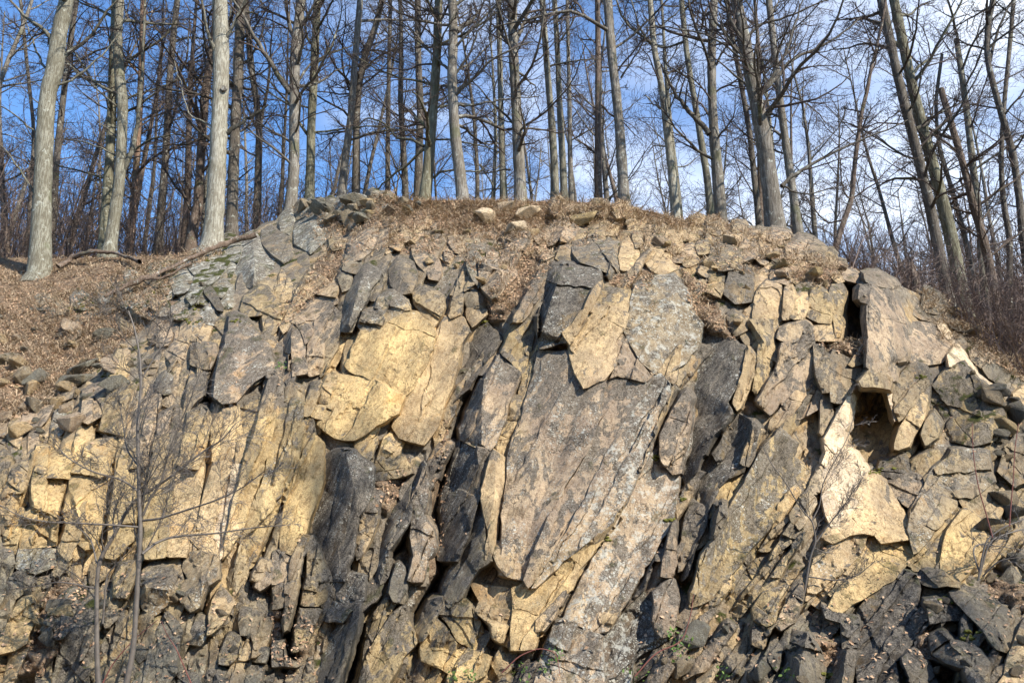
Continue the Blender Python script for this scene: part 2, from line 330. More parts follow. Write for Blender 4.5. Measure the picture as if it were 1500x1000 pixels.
PAL = {'t': (.56, .425, .25), 'y': (.58, .43, .215), 'B': (.235, .215, .165), 'p': (.42, .33, .235), 'g': (.30, .245, .165), 'b': (.165, .152, .122),
       'd': (.062, .053, .042), 'c': (.76, .62, .435), 'o': (.42, .325, .175), 'w': (.215, .205, .165)}  # dark lichened stone 'd' is lowered further to stand in for deep shade
REG = {'A': (250, 280, 3.125), 'B': (0, 350, 2.857), 'C': (600, 280, 3.125), 'D': (950, 300, 3.125), 'F': (600, 500, 3.125),
       'G': (250, 550, 3.333), 'H': (400, 700, 3.333), 'I': (750, 700, 3.333), 'J': (950, 550, 3.333), 'K': (1100, 700, 3.333),
       'L': (1200, 380, 3.125), 'M': (0, 650, 2.857), 'Z': (0, 0, 1.0)}
ROCKS = r'''
A boulder w 0 lk|290,350,0 300,270,5 375,205,25 410,225,22 485,350,5 400,420,10 335,455,10 290,380,0|375,212,30 385,330,50 378,430,30|large pointed pale boulder with a dark lichen-spotted left side, beside the pale thick trunk
A boulder g 35 lk|420,185 460,160 540,215 555,300 520,325 470,290 420,230||grey lumpy boulder with a black shaded underside, right of the large pointed boulder
A boulder w 30 l|500,150 545,90 560,130 545,195 510,185||small white lichen-coated boulder at the foot of a trunk with a big left limb
A boulder w 0 l|565,150,10 640,115,15 700,130,15 770,180,5 700,230,20 640,280,25 570,240,20|650,165,38 640,280,35|pale green-grey boulder split by a white vertical seam, near the ridge top
A boulder w 26 lm|590,105 640,55 690,70 680,125 620,130||mossy pale boulder crowning the left shoulder of the ridge
A boulder w 26 lm|735,60 800,45 830,80 820,130 740,125||whitish block on the crest next to bright green moss
A boulder w 26 l|825,40 880,40 895,90 850,110 820,80||whitish block at the right end of the pale crest stones
A boulder p 0 l|810,300,22 830,220,22 900,145,12 950,150,5 960,190,5 930,260,22 870,310,30 820,320,25|830,245,42 900,215,45 948,188,20|egg-shaped boulder grey above and tan below, standing alone under the crest
A boulder t 20 |965,225 985,205 1025,225 1015,270 990,285 960,255||small five-sided tan block right of the egg-shaped boulder
A rock_slab p 28 |1105,250 1125,235 1170,270 1180,340 1165,365 1130,330 1110,290||upright grey-pink slab pair's left piece in the brown soil bank
A rock_slab p 26 |1175,290 1210,290 1235,360 1225,405 1185,400 1175,350||upright grey-pink slab pair's right piece in the brown soil bank
A boulder g 35 k|1000,360 1040,315 1110,325 1125,380 1100,460 1060,470 1010,430||round dark brown-grey boulder above the big yellow block
A rock_slab g 30 |1110,460 1160,440 1240,480 1250,530 1210,620 1180,600 1120,520||tan-brown slab wedged right of the round dark boulder
A boulder w 26 l|80,345 110,290 220,255 230,290 190,330 110,380||bright white lichen boulder under the fallen log at the thick pale trunk
A rock_slab w 28 lmm|75,490 110,400 180,330 260,290 270,320 220,390 130,470 100,520||sloping slab thickly grown with green moss below the pale trunk
A boulder w 20 l|0,400 15,360 60,350 110,375 80,450 20,470||pale rounded stone left of the mossy sloping slab
A rock_slab d 40 k|150,430 175,415 240,545 215,540 160,470||thin dark upright shard among pale mossy stones
A boulder w 22 lm|215,480 250,425 300,440 330,470 280,530 225,540||pale angular block right of the thin dark shard
A boulder w 20 l|130,560 190,495 215,560 200,610 140,600||pale stone under the thin dark shard
A rock_column p 46 lks|210,840 225,760 255,700 270,580 300,565 345,575 400,660 450,720 470,800 440,830 380,870 300,960 240,970 200,940||broad grey-pink column head right of the narrow black cleft
A rock_slab o 36 |345,570 320,545 340,480 400,435 440,445 520,540 500,600 470,655 430,640 420,560||folded tan slab capping the broad grey-pink column head
A rock_slab t 48 |500,620 560,520 590,440 635,365 680,385 720,430 760,435 755,480 660,465 610,500 560,560 520,650||crescent of bright tan rock arching over two grey slabs
A rock_slab p 40 |610,500 660,465 755,480 760,510 680,560 640,660 620,700 600,640 565,600 540,590||grey-tan slab tucked under the bright tan crescent
A rock_column p 0 |510,650,15 560,605,40 605,640,42 610,760,42 625,830,45 560,845,50 540,830,15 545,740,12 520,730,10|555,640,52 552,740,55 556,835,56|short squared column with a dark left side and a notched foot
A rock_slab p 38 |620,830 630,710 660,600 730,520 785,570 790,610 740,660 700,680 690,830 640,845||tall grey-pink slab right of the short squared column
A rock_slab g 28 |690,830 705,680 770,640 780,620 760,720 720,800||narrow grey slab between the squared column and the long dark streaked column
A rock_column b 0 lk|790,500,20 870,350,35 900,335,45 970,390,40 950,450,40 880,520,45 850,590,45 830,640,45 775,640,30 690,850,22 680,840,5 760,650,5 780,560,10|880,380,62 845,500,62 815,610,58|long blue-grey streaked column leaning above the big yellow block
A boulder b 35 |775,370 830,370 820,440 790,460 770,400||small blue-grey block left of the head of the long streaked column
A boulder b 38 |800,300 860,300 870,340 850,375 790,360||small blue-grey cube topping the long streaked column
A rock_slab y 52 sq|960,640 1000,600 1060,560 1130,560 1180,600 1210,650 1180,760 1110,900 1070,935 960,870 820,820 800,800 850,690 870,640||big smooth yellow-tan block with a grey-stained top, left of centre
A rock_slab g 52 rlk|880,560 940,530 950,490 1020,455 1080,500 1090,540 1000,600 960,640 880,640 860,620||rough dark-grey crust above the big yellow-tan block
G rock_slab y 48 q|790,-10 820,0 960,10 1140,100 1110,180 1000,240 900,310 800,300 720,240 750,130||yellow-tan slab with black squiggles below the big yellow-tan block
Z rock_slab t 44 s|641,485 651,466 677,466 686,485 674,504 669,536 661,568 648,600 640,625 622,650 600,645 585,640 575,625 585,600 592,577 608,545 622,515||smooth cream-tan slab bounded by the diagonal crack right of the yellow block
B boulder b 18 l|115,255 160,235 250,260 310,285 300,320 240,310 200,330 190,295 120,290||flat blue-grey stone on the brown slope below the left-edge trunk
B boulder b 18 l|315,340 330,318 370,325 365,355 320,355||little blue-grey stone lying lowest in the mossy scree
B boulder w 20 lm|340,300 400,265 480,270 485,295 420,305 380,325||grey mossy stone in the middle of the mossy scree
B boulder g 14 |215,430 300,375 335,385 290,440 230,450||flat grey-brown stone sunk in the dry grass of the left slope
B boulder p 22 |655,400 700,355 720,400 700,440 660,450||upright pink-grey stone above the black cleft on the left slope
B boulder p 22 |690,480 730,435 775,450 790,500 720,520||pale pinkish stone left of the overhanging square boulder
B boulder g 45 |800,450 830,435 900,440 905,480 880,540 800,525||square overhanging boulder with a dark belly beside the black cleft
B rock_column g 34 |800,570 870,560 850,650 790,720 750,860 735,850 770,720||thin grey column dropping below the overhanging square boulder
B boulder w 24 |655,600 690,555 720,575 720,640 690,650 655,630||pale two-toned stone behind the sapling's upper twigs
B rock_slab o 34 |420,800 440,690 470,620 520,600 540,650 520,720 520,820 480,810||yellowish rough slab overhanging a black slot behind the sapling
B rock_slab p 26 |340,760 345,640 430,600 470,620 440,690 420,740 370,770||pink-grey slab left of the yellowish overhanging slab
B boulder w 22 l|215,790 230,730 300,700 310,740 250,820 220,820||white-spotted grey stone low on the left slope
B boulder p 18 |90,770 110,700 160,690 150,760 100,775||left one of two leaning pinkish stones low on the left slope
B boulder p 20 |150,780 180,665 235,670 200,740 160,790||right one of two leaning pinkish stones low on the left slope
B boulder g 16 |245,650 290,600 310,620 300,660 250,680||small grey stone poking out of the left slope's dead grass
B rock_slab y 36 |150,1000 155,950 230,900 290,880 300,930 290,1000||yellow block left of the long thin black crack
B rock_slab y 20 r|345,930 360,860 480,830 515,870 490,960 420,940 380,930||shadow-topped yellow rough block under the black slot
B boulder g 30 |40,960 110,930 150,960 130,1000 40,1000||dull grey block at the left edge of the rock face
G rock_column o 40 |330,110 440,95 445,130 430,190 380,350 350,420 320,430 330,300 340,200||olive-tan column fragment among the pale organ-pipe columns
G rock_column t 42 |255,170 330,150 340,300 310,440 240,420 250,330||pale stubby column left in the organ-pipe row
G rock_column y 36 |200,250 255,170 250,330 240,410 205,420||orange-stained short column at the left of the organ-pipe row
G rock_column t 42 s|210,430 280,420 290,440 240,620 200,790 240,900 160,860 100,800 140,690 170,560||long smooth cream column, leftmost of the three long organ-pipe columns
G rock_column c 38 l|295,440 350,430 330,560 280,740 240,900 215,880 205,800 245,620||whitish lichen-streaked long narrow column of the organ-pipe row
G rock_column y 47 |430,210 500,200 505,240 480,330 450,480 400,590 390,640 340,770 255,900 290,720 340,500 380,370||orange-topped long column in the middle of the organ-pipe row
G rock_column p 50 k|450,120 480,20 520,0 555,50 550,120 510,200 480,190 430,210||grey cap block on the orange-topped column
G rock_column o 45 l|555,130 580,110 650,130 640,200 600,290 560,370 530,430 480,550 440,550 470,440 500,300 510,210||greenish lichen-mottled column right of the orange-topped one
G rock_slab g 46 l|570,20 640,60 655,130 560,125||small grey block above the greenish column
G rock_column o 46 |640,225 690,210 700,290 650,400 600,520 560,620 540,600 500,720 400,930 320,970 350,780 400,640 430,560 500,540 560,390||longest olive-tan column running down to the leaf ledge
G rock_column y 50 s|700,290 740,330 745,420 740,520 700,640 660,760 590,870 540,850 540,740 560,620 620,500 660,400||smooth pale column ending in a clean yellow triangle beside the dark lichened column
G rock_column g 52 |645,200 660,140 700,40 745,35 700,150 680,190||narrow grey splinter beside the small overhanging cube
G boulder t 66 |720,120 765,10 825,0 770,130 730,135||small overhanging tan cube with a black gap beneath
G boulder t 45 |690,200 700,150 755,150 740,210||little tan block right under the overhanging cube
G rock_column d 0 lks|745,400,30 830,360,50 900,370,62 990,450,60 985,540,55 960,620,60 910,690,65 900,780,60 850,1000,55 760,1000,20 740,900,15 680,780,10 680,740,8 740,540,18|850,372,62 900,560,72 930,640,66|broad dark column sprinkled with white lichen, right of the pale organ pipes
G rock_slab o 36 |1010,400 1140,400 1180,470 1130,490 1000,510 990,470||brownish slab behind the leaf pile right of the dark lichened column
G rock_slab t 46 |930,710 950,660 1000,650 1010,700 980,780 940,860 915,900 900,830||broken tan bricks stacked right of the dark lichened column
G rock_column b 0 kl|1240,420,35 1200,470,15 1080,640,12 1010,860,12 960,1000,10 1010,1050,40 1060,850,55 1170,690,55 1180,600,55 1240,480,55||long thin dark rib slanting down beside the leaf pile
G rock_column p 58 l|1180,600 1240,440 1260,540 1230,680 1280,760 1290,830 1250,900 1230,1000 1160,1000 1190,880 1175,760||curving grey lichened rib right of the long thin dark rib
G rock_slab b 46 |670,790 690,780 740,900 790,1000 670,1000||pointed blue-grey fin at the foot of the dark lichened column
G rock_slab p 44 |510,880 560,860 600,880 580,1000 500,1000||rusty grey block under the clean yellow triangle
G rock_slab g 50 |440,900 490,900 500,950 460,1000 400,1000||grey chip at the right end of the leaf ledge
G rock_slab g 56 |590,900 640,790 665,790 640,900 600,1000 580,1000||brown knife-like fin below the clean yellow triangle
C boulder p 0 l|320,310,25 370,310,18 470,350,15 490,385,12 420,450,25 380,490,32 330,440,30 320,370,30|330,330,46 440,375,42 385,485,40|two-faced block with pale top and white-flecked left side, over the black recess
C boulder b 42 |255,390 290,400 350,490 345,530 270,535 235,460||grey angular block left under the two-faced block
C boulder w 36 |270,290 300,280 325,320 320,440 290,400 265,340||thin pale slab standing left of the two-faced block
C rock_column g 38 |180,570 230,390 245,470 230,560 190,580||slender brown-grey column left of the grey angular block
C boulder t 36 |260,540 350,540 350,560 290,620 265,580||small tan wedge above the black recess
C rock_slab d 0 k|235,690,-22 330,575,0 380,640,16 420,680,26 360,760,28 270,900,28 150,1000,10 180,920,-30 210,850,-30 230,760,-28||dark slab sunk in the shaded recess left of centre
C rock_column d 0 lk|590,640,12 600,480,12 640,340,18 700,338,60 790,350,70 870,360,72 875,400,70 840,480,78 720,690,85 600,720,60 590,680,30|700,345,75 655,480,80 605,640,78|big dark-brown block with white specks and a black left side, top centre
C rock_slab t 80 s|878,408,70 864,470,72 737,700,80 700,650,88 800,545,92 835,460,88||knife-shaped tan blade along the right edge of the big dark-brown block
C rock_slab o 36 |490,590 575,580 560,680 520,880 500,820 420,740 440,700||olive-yellow slab left of the big dark-brown block
C rock_slab o 24 |575,590 590,650 590,720 560,850 530,980 500,990 515,880 560,680||shaded olive strip under the big dark-brown block
C boulder g 0 lk|745,240,25 840,205,18 910,210,15 945,260,22 985,340,5 920,415,18 905,370,40 860,350,48 780,320,45 750,280,38|840,215,35 935,250,42 908,385,52|white-speckled grey boulder with a tan right flank, top centre
C boulder p 0 |625,210,10 670,130,10 720,130,12 790,180,5 720,230,30 680,220,35 640,250,25|715,140,32 690,215,45|two-sided pinkish boulder in the crest above the speckled grey boulder
C boulder t 24 |840,180 880,150 940,170 930,200 860,195||flat pinkish-tan stone above the speckled grey boulder
C boulder o 26 |690,260 740,250 760,300 730,330 670,310||dull olive stone left of the speckled grey boulder
C boulder t 34 |975,240 1000,225 1050,280 1040,330 1020,360 970,360 960,300||bright tan block right of the speckled grey boulder
C boulder g 34 |1020,200 1050,190 1060,250 1040,260||tiny upright grey stone among tan blocks near the crest
C boulder t 30 |1080,220 1105,215 1110,245 1085,250||tiny tan cube near the crest, right of the upright grey stone
C boulder g 34 |1125,235 1160,210 1195,235 1165,270 1130,255||grey diamond-shaped stone near the crest
C boulder g 38 |1168,272 1200,240 1230,250 1232,280||grey flat stone overhanging the tan block pile
C boulder t 34 |1085,335 1130,295 1200,290 1240,310 1230,350 1150,385 1110,360||broad tan stone at the base of the tan block pile
C boulder t 30 |1070,330 1080,300 1140,250 1160,285 1120,295||tan wedge left in the tan block pile
C rock_slab t 60 sq|740,680 850,510 1000,560 985,620 940,680 945,790 890,860 800,900 760,830 735,740||bright cream smooth slab with a grey shadow streak, above centre
C rock_slab o 58 |850,500 880,450 1020,460 1010,550 990,575||olive-grey block bounded by a black crack over the bright cream slab
Z rock_column p 0 sl|790,514,50 835,515,58 845,545,62 865,568,62 885,558,60 880,605,60 862,655,58 840,690,56 815,735,55 795,775,52 780,815,50 772,850,48 748,845,62 735,820,66 735,755,62 744,700,60 747,660,58 772,583,52 784,545,50|820,545,60 790,640,62 765,740,60;845,600,58 812,690,44 780,760,42 762,835,44|giant brownish column with a dark fluted hollow, in the centre of the cliff
Z rock_column p 62 sl|885,558 904,545 955,554 920,609 888,666 862,724 830,778 805,820 775,860 768,850 779,815 805,755 846,691 862,655||long pinkish strip of the giant column between two hairline joints
Z rock_column p 64 sll|955,554 965,545 979,561 981,577 962,612 955,647 946,673 917,730 894,766 853,798 824,820 795,850 780,862 805,822 832,778 862,724 888,666 920,609||white-lichened right strip of the giant column
F rock_column o 0 |1190,250,62 1210,200,58 1230,220,45 1180,330,38 1120,470,38 1085,560,36 1010,740,36 930,860,36 860,950,36 800,1060,36 640,1100,50 720,1000,58 920,840,62 990,730,62 1080,545,62||olive lit underside edge running along the giant column
Z rock_slab g 62 sll|920,470 930,420 948,408 985,405 1005,425 1012,455 1030,475 1020,510 1005,530 980,545 963,548 940,530 925,505 915,485||large grey lichened slab right of the bright cream slab
C rock_slab t 62 |1160,800,62 1240,700,64 1235,780,50 1210,880,48 1140,830,60||small tan wedge at the lower corner of the large grey lichened slab
D rock_slab g 40 |130,650 150,640 185,680 175,740 140,830 125,820 145,740||dark curled flake right of the small tan wedge
C rock_slab p 56 |940,690 985,650 1010,680 1120,830 1080,870 950,840 890,860 945,790||pink-brown slab under the curved crack right of centre
F rock_column p 0 sl|230,400,20 300,230,30 410,60,42 505,140,45 460,260,50 435,360,52 370,495,55 305,480,45 240,450,22|340,170,62 330,300,64 330,470,62|grey column with curved tan patch, left of the giant column
F rock_column d 0 lk|240,450,20 305,485,45 320,560,60 325,700,62 290,800,60 220,1000,58 130,1000,8 150,700,5 180,590,8 215,480,12||dark left-facing column lower left of the giant column
F rock_column p 64 |310,490 370,500 340,640 325,690 320,560||narrow grey-tan sliver under the curved tan patch
F rock_column t 0 s|380,500,66 445,540,50 450,620,50 420,760,50 395,900,50 400,1000,50 350,1000,70 360,900,72 330,720,70 350,620,70|395,560,72 385,760,74|cream twisted rib left of the giant column's lower half
F boulder o 50 |440,360 480,250 515,250 520,280 500,370 450,365||small olive box-shaped block in the groove left of the giant column
F boulder y 48 |400,470 430,370 505,375 480,470 450,540 395,490||yellow block under the small olive box-shaped block
H rock_column b 0 l|830,540,30 860,460,35 930,340,42 1010,120,50 1030,200,68 1045,350,70 1070,400,70 1000,440,66 960,500,62 920,580,58 860,630,50 830,600,36||broad blue-grey slab foot left below the giant column
H rock_slab t 68 |1090,310 1140,320 1170,440 1160,480 1110,470 1080,380||small tan plate at the foot of the giant column
H rock_slab t 56 r|1000,440 1070,400 1180,480 1210,500 1330,440 1380,600 1330,760 1220,800 1150,820 1080,780 1050,700 990,650 1010,600 960,500||crumpled tan rock mass at the foot of the giant column
H rock_slab o 52 r|840,600 920,580 990,650 1050,780 1010,860 900,790 850,700 800,650||rusty brown broken slab in the lower centre
H rock_slab y 46 |730,790 790,680 900,790 940,830 860,950 730,890 720,840||flat yellow plate with black stains, bottom left of centre
H rock_slab y 50 |860,950 950,830 1060,870 1030,960 960,1000 850,1040||yellow slab right of a blue-grey crack at the bottom
H rock_column g 0 |690,740,20 760,600,25 820,580,50 825,610,55 790,680,58 730,790,58 700,800,40||brown leaning block beside the hanging dead grass
H rock_slab o 46 |560,700 640,620 660,700 700,800 620,900 540,1040 400,1040 470,850 520,760||broad brown-yellow slab leaning at the bottom, left of the flat yellow plate
H rock_column b 44 l|580,500 610,410 640,440 650,540 640,610 590,600 570,560||small blue-grey tapered block low between two black clefts
H rock_column b 32 |520,480 540,380 575,400 560,480 530,520||tiny blue-grey block left of the tapered block
H rock_column b 0 l|190,1040,15 240,820,20 340,700,40 430,600,60 400,740,62 370,850,60 300,1040,55||blue-green leaning slab left of the double black cleft at the bottom
H rock_column d 0 lk|250,640,20 290,500,28 370,470,50 450,480,60 440,590,60 340,700,55 260,700,30||foot of the dark lichened column area, mottled block above the blue-green slab
H rock_slab o 40 |140,620 170,480 270,510 260,590 220,620||tan-olive block under the blue-grey fin
H rock_slab o 36 |130,640 240,640 190,740 140,830 100,850 110,740||olive block stepping down toward the lower leaf bank
H rock_slab p 36 |0,360 40,350 85,380 60,500 0,520||rusty-purple block at the lower end of the organ pipes
H rock_slab g 34 |0,520 50,510 60,620 0,640||square grey block under the rusty-purple block
H rock_slab g 28 |0,800 50,790 60,880 130,910 0,920||pale grey triangle stone in the lower leaf bank
H rock_column g 52 |60,520 90,400 150,280 175,280 130,450 80,700 60,750 65,640||slender brown fin over a black slot in the lower left centre
I rock_slab y 0 s|30,530,54 160,460,54 280,390,56 400,270,58 510,170,58 490,230,42 400,350,42 320,450,42 290,540,42 190,620,48 130,730,50 110,830,50 0,840,55 0,540,55||olive-yellow band below the giant column's lichened edge
I rock_slab p 60 |120,700 260,545 265,570 200,680 150,740 120,750||pinkish flake pressed onto the olive-yellow band
I rock_column p 56 sll|590,0 660,-90 740,-170 800,-300 850,-400 880,-330 870,-150 810,0 800,100 780,200 730,290 640,450 560,600 470,740 400,760 340,720 250,690 340,500 440,340 530,170||long white-speckled slab right of the deep diagonal cleft
I rock_slab p 54 ll|160,820 210,700 250,690 340,720 400,760 440,770 440,1040 100,1040||grey-pink foot slab at the bottom centre beside the diagonal cleft
I rock_slab d 46 ll|440,770 480,730 570,590 640,540 690,560 700,700 800,690 760,780 600,880 560,1040 440,1040||dark slab splashed with white lichen at the bottom centre
I rock_column d 0 k|560,590,15 640,450,15 740,280,15 790,190,20 800,240,45 740,400,50 690,400,48 640,540,48 580,600,45 470,740,30||dark grey rib flanking the white-speckled slab on the right
I rock_column p 0 |740,400,62 790,210,60 800,420,45 780,480,45 730,480,58||thin lit pinkish sliver ending at a black joint
I rock_slab p 56 l|690,560 780,490 815,590 800,690 780,760 720,780 690,700||rounded pinkish slab in the lower middle, right of the dark lichen-splashed slab
I boulder y 50 |420,660 480,630 540,600 520,660 470,740 440,720||rust-orange chip lying in the dark joint, lower centre
J rock_column o 0 slk|560,350,62 640,260,60 720,330,55 700,400,58 780,470,52 700,600,52 600,720,50 480,860,48 380,1000,46 300,1090,44 200,1130,45 210,1060,60 260,880,64 330,780,64 390,660,64 480,500,64 520,430,64|640,400,52 540,600,44 400,840,42 290,1040,42|huge fluted olive slab with a dark belly, right of centre
Z rock_column d 0 lks|1012,560,18 1028,500,20 1045,488,30 1066,492,45 1092,508,58 1082,560,64 1064,590,62 1072,605,62 1040,645,60 1020,690,50 1007,712,30 998,694,10 1007,649,10 1016,610,12||broad black-brown column right of the giant column's top
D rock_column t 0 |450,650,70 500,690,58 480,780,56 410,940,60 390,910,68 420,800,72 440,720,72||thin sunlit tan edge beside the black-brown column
Z rock_column d 0 lk|1082,607,40 1100,616,66 1112,625,66 1106,650,62 1100,667,62 1088,690,62 1065,700,55 1052,715,50 1040,740,50 1025,790,48 1010,830,44 1000,850,30 990,840,10 1000,790,10 1015,745,12 1030,700,15 1050,655,18||dark ribbed column with white flecks above the huge fluted slab
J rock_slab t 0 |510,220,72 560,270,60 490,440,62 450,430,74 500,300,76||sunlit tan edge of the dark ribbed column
J boulder b 0 |300,800,55 310,700,50 340,620,60 375,620,80 385,680,82 320,790,70|345,640,85 318,780,80|dark angular lump jutting from the joint left of the huge fluted slab
J rock_slab y 52 q|340,520 400,510 490,460 520,400 480,500 400,640 385,640 340,600 300,700 320,600||orange-tan patch slab with black squiggly veins
J rock_column p 60 |60,290 180,75 210,110 200,220 160,470 120,480 60,400||pink-tan tapered column left of the black-brown column
J rock_column g 46 |150,850 200,600 270,640 300,800 230,850 150,960||brown fissured rock left of the dark angular lump
D rock_slab t 52 |480,500 490,420 540,350 605,360 605,440 600,520 560,525 480,520||sunlit tan slab with twig shadows on the upper right tier
D boulder p 46 |560,290 620,275 645,350 640,365 560,340||rounded tan stone on top of the sunlit twig-shadowed slab
D rock_slab t 54 |615,510 625,380 650,370 670,430 650,520 620,525||narrow bright slab right of a black slot on the upper tier
D rock_slab t 46 |650,520 675,420 720,405 735,440 710,520||dull tan block in the upper tier, right of the narrow bright slab
D rock_slab o 50 |725,510 750,390 770,375 810,400 845,480 835,540 780,535||arched grey-tan slab in the middle of the upper tier
D rock_slab o 44 |820,430 840,370 880,360 895,400 890,430 875,600 860,610 850,490||dark-edged olive slab next to the deep shadow of the tall pillar
D rock_slab t 46 |760,620 760,560 870,540 890,560 880,620 810,620||low tan block above the dry ledge left of the tall pillar
D rock_column p 0 s|965,430,90 970,375,90 1010,365,95 1100,375,85 1130,400,75 1150,470,68 1180,560,58 1190,680,55 1180,710,55 1130,720,70 1130,800,72 1090,810,80 1040,770,88 1000,740,92 1005,620,102 1005,450,102 975,440,80|1020,372,108 1010,450,110 1006,620,108;1100,385,98 1120,560,92 1128,700,85|tall rust-streaked pillar casting a black shadow to its left
D boulder b 95 |985,320 1040,315 1075,335 1130,365 1120,380 1060,370 1000,350||dark flat capstone lying on the tall rust-streaked pillar
D boulder t 30 |830,320 860,305 900,345 870,355||small tilted tan plate up the slope behind the upper tier
D boulder p 28 |880,290 970,330 980,360 900,340||long flat pinkish plate behind the upper tier
D boulder p 42 |630,200 690,150 740,160 750,180 710,240 640,245||square grey-pink block under the largest right trunk
D boulder g 38 |720,240 755,170 800,210 800,265 740,260||grey-pink block right of the square one under the largest right trunk
D boulder p 36 |565,250 580,205 610,190 650,260 620,270||pinkish wedge left below the largest right trunk
D boulder p 34 |540,160 570,120 630,130 640,160 600,180||flat brown-pink stone right against the largest right trunk's foot
D boulder o 52 k|275,260 290,200 320,180 400,200 420,240 400,290 330,300 285,280||big rounded dark olive boulder in the right crest
D boulder p 34 |230,310 270,240 285,290 270,330||slim pinkish stone left of the rounded dark olive boulder
D boulder p 34 |400,210 440,165 485,190 480,240 430,260||pinkish block right of the rounded dark olive boulder
D boulder d 40 k|340,400 370,300 440,285 480,340 470,440 400,450||nearly black boulder left of the sunlit upper tier
D boulder t 34 |240,390 260,355 340,360 330,420 280,400||low tan stone left of the nearly black boulder
D boulder o 34 |265,310 290,290 370,300 350,350 280,340||olive-tan stone beneath the rounded dark olive boulder
D boulder t 32 |510,180 560,165 580,200 560,240 520,230||bright tan stone half way between two big crest boulders
D boulder g 46 |360,500 390,490 450,520 450,570 400,600 370,570||grey block at the top end of the black-brown column
D boulder g 44 |420,600 480,560 510,620 450,640||smaller grey block under the grey block atop the black-brown column
D rock_column o 0 |450,540,50 480,525,55 530,580,60 560,600,58 575,640,52 560,740,50 540,830,50 500,870,55 480,850,60 500,690,62 510,630,60 490,600,50|470,535,65 528,625,72|tan column with a curved dark crown below the upper tier
D boulder g 48 |490,530 590,530 590,600 575,620 530,575||shaded triangular block right of the curved dark crown
D rock_slab p 62 |590,610 600,570 640,550 720,535 755,570 750,590 700,580 680,620 640,630||flat-lying pinkish slab ending the notched right column
D rock_column p 60 |580,760 610,640 680,620 700,580 750,590 760,640 755,700 770,780 790,860 780,930 690,980 650,960 600,900 560,960 500,900 540,830||notched pinkish column with small black holes, right of the tan crowned column
D rock_column g 56 |755,650 790,640 800,700 830,680 835,850 800,860 770,780||narrow grey column right of the long winding crack
D rock_slab g 62 s|840,670 900,700 960,730 990,770 930,850 880,905 840,900 830,800||smooth grey shield-shaped slab left above the cave
J rock_column g 58 |845,80 890,90 900,200 850,290 840,280||small grey post hanging below the shield-shaped slab
J rock_slab c 0 s|860,310,70 900,240,66 930,180,66 985,95,60 970,230,56 930,400,58 890,460,62 850,430,68 870,380,70||pale cream blade rising along the left mouth of the cave
J rock_slab g 60 |690,680 790,530 850,440 890,460 850,560 800,580 820,620 740,750 700,710||grey twisted slab left of the white-cream lobe
J rock_slab c 0 s|845,560,66 855,470,70 905,400,70 940,360,70 1005,390,60 1060,470,56 1065,545,62 1020,620,68 970,690,70 935,755,68 895,735,66 862,650,66||brightest white-cream lobe below the cave
J rock_slab t 0 s|1045,500,60 1100,490,60 1160,530,55 1210,610,50 1250,680,52 1310,790,60 1240,800,75 1140,815,78 1105,775,76 1050,765,72 980,775,68 900,815,64 850,790,60 870,740,60 930,750,60 960,680,66 1030,550,66||rounded pinkish shoulder with an overhanging lip, right of the white-cream lobe
K rock_slab t 62 l|390,330 440,250 560,220 610,210 560,290 540,350 480,420 390,540 340,640 270,600 290,480 310,400||greenish slab running under the pinkish shoulder
K rock_slab g 56 |540,360 610,230 635,290 640,310 560,380 500,460 400,580 380,570 440,480||dark brown rib under the overhanging lip
K rock_slab y 50 s|400,590 560,390 690,290 740,290 800,290 780,400 740,440 690,500 640,520 540,590 430,660 380,630||clean yellow slab below the overhanging lip, cut by a jagged crack
K rock_slab o 52 |790,380 870,290 1010,140 1020,150 960,270 930,440 860,450 800,450 770,430||ochre slab with vertical dark streaks right of the overhanging lip
K rock_slab y 62 s|930,450 940,330 960,260 1040,150 1160,220 1165,300 1110,360 1090,420 1020,505 990,490||bright yellow pentagonal slab at the right with looping twig shadows
K rock_slab g 52 l|780,160 850,40 900,-60 1000,0 1010,60 1000,140 870,290 800,370 770,250||large grey-brown face above the ochre streaked slab
K rock_slab g 56 |1000,-60 1090,-80 1170,0 1170,200 1060,170 1020,110||grey face above the bright yellow pentagonal slab
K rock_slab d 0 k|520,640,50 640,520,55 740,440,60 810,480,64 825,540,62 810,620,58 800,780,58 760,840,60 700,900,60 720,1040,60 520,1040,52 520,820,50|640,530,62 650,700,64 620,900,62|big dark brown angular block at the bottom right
K rock_slab b 52 k|370,680 340,610 430,660 520,680 520,820 450,830 440,700||blue-grey block with a hollow below the clean yellow slab
K boulder b 0 |150,830,30 190,735,45 270,760,60 340,850,55 365,930,50 340,1040,50 130,1040,20 150,880,20|275,765,80 236,930,85 232,1040,85|dark split boulder with a sunlit right half at the bottom
K boulder g 0 |380,960,25 410,860,35 470,830,65 520,850,60 500,930,58 480,1040,56 350,1040,15|468,838,78 440,1040,80|grey prow-shaped block right of the dark split boulder
K rock_slab p 62 |120,720 190,590 250,510 250,600 210,700 150,740||rusty pink sunlit finger near the bottom
K rock_slab o 52 |10,640 60,560 150,530 180,520 130,600 120,700 80,720 20,690||pale olive slab left of the rusty pink finger
K boulder g 44 |10,730 90,740 60,830 10,810||small cracked block at the bottom under the pale olive slab
K boulder b 50 |70,860 110,760 150,820 140,870 130,940||narrow grey stone squeezed left of the dark split boulder
K boulder b 50 |0,970 70,870 120,960 80,1040 0,1040||triangular grey stone at the bottom left of the dark split boulder
K boulder b 80 |800,460 860,440 940,460 1020,530 960,520 900,530 850,520||flat-topped grey boulder at the head of the lower right pile
K boulder b 0 |970,560,75 1040,520,70 1130,550,62 1200,600,60 1310,680,60 1300,760,68 1260,850,75 1200,830,90 1120,720,95 1040,640,95 1000,600,90||largest smooth grey boulder in the lower right pile
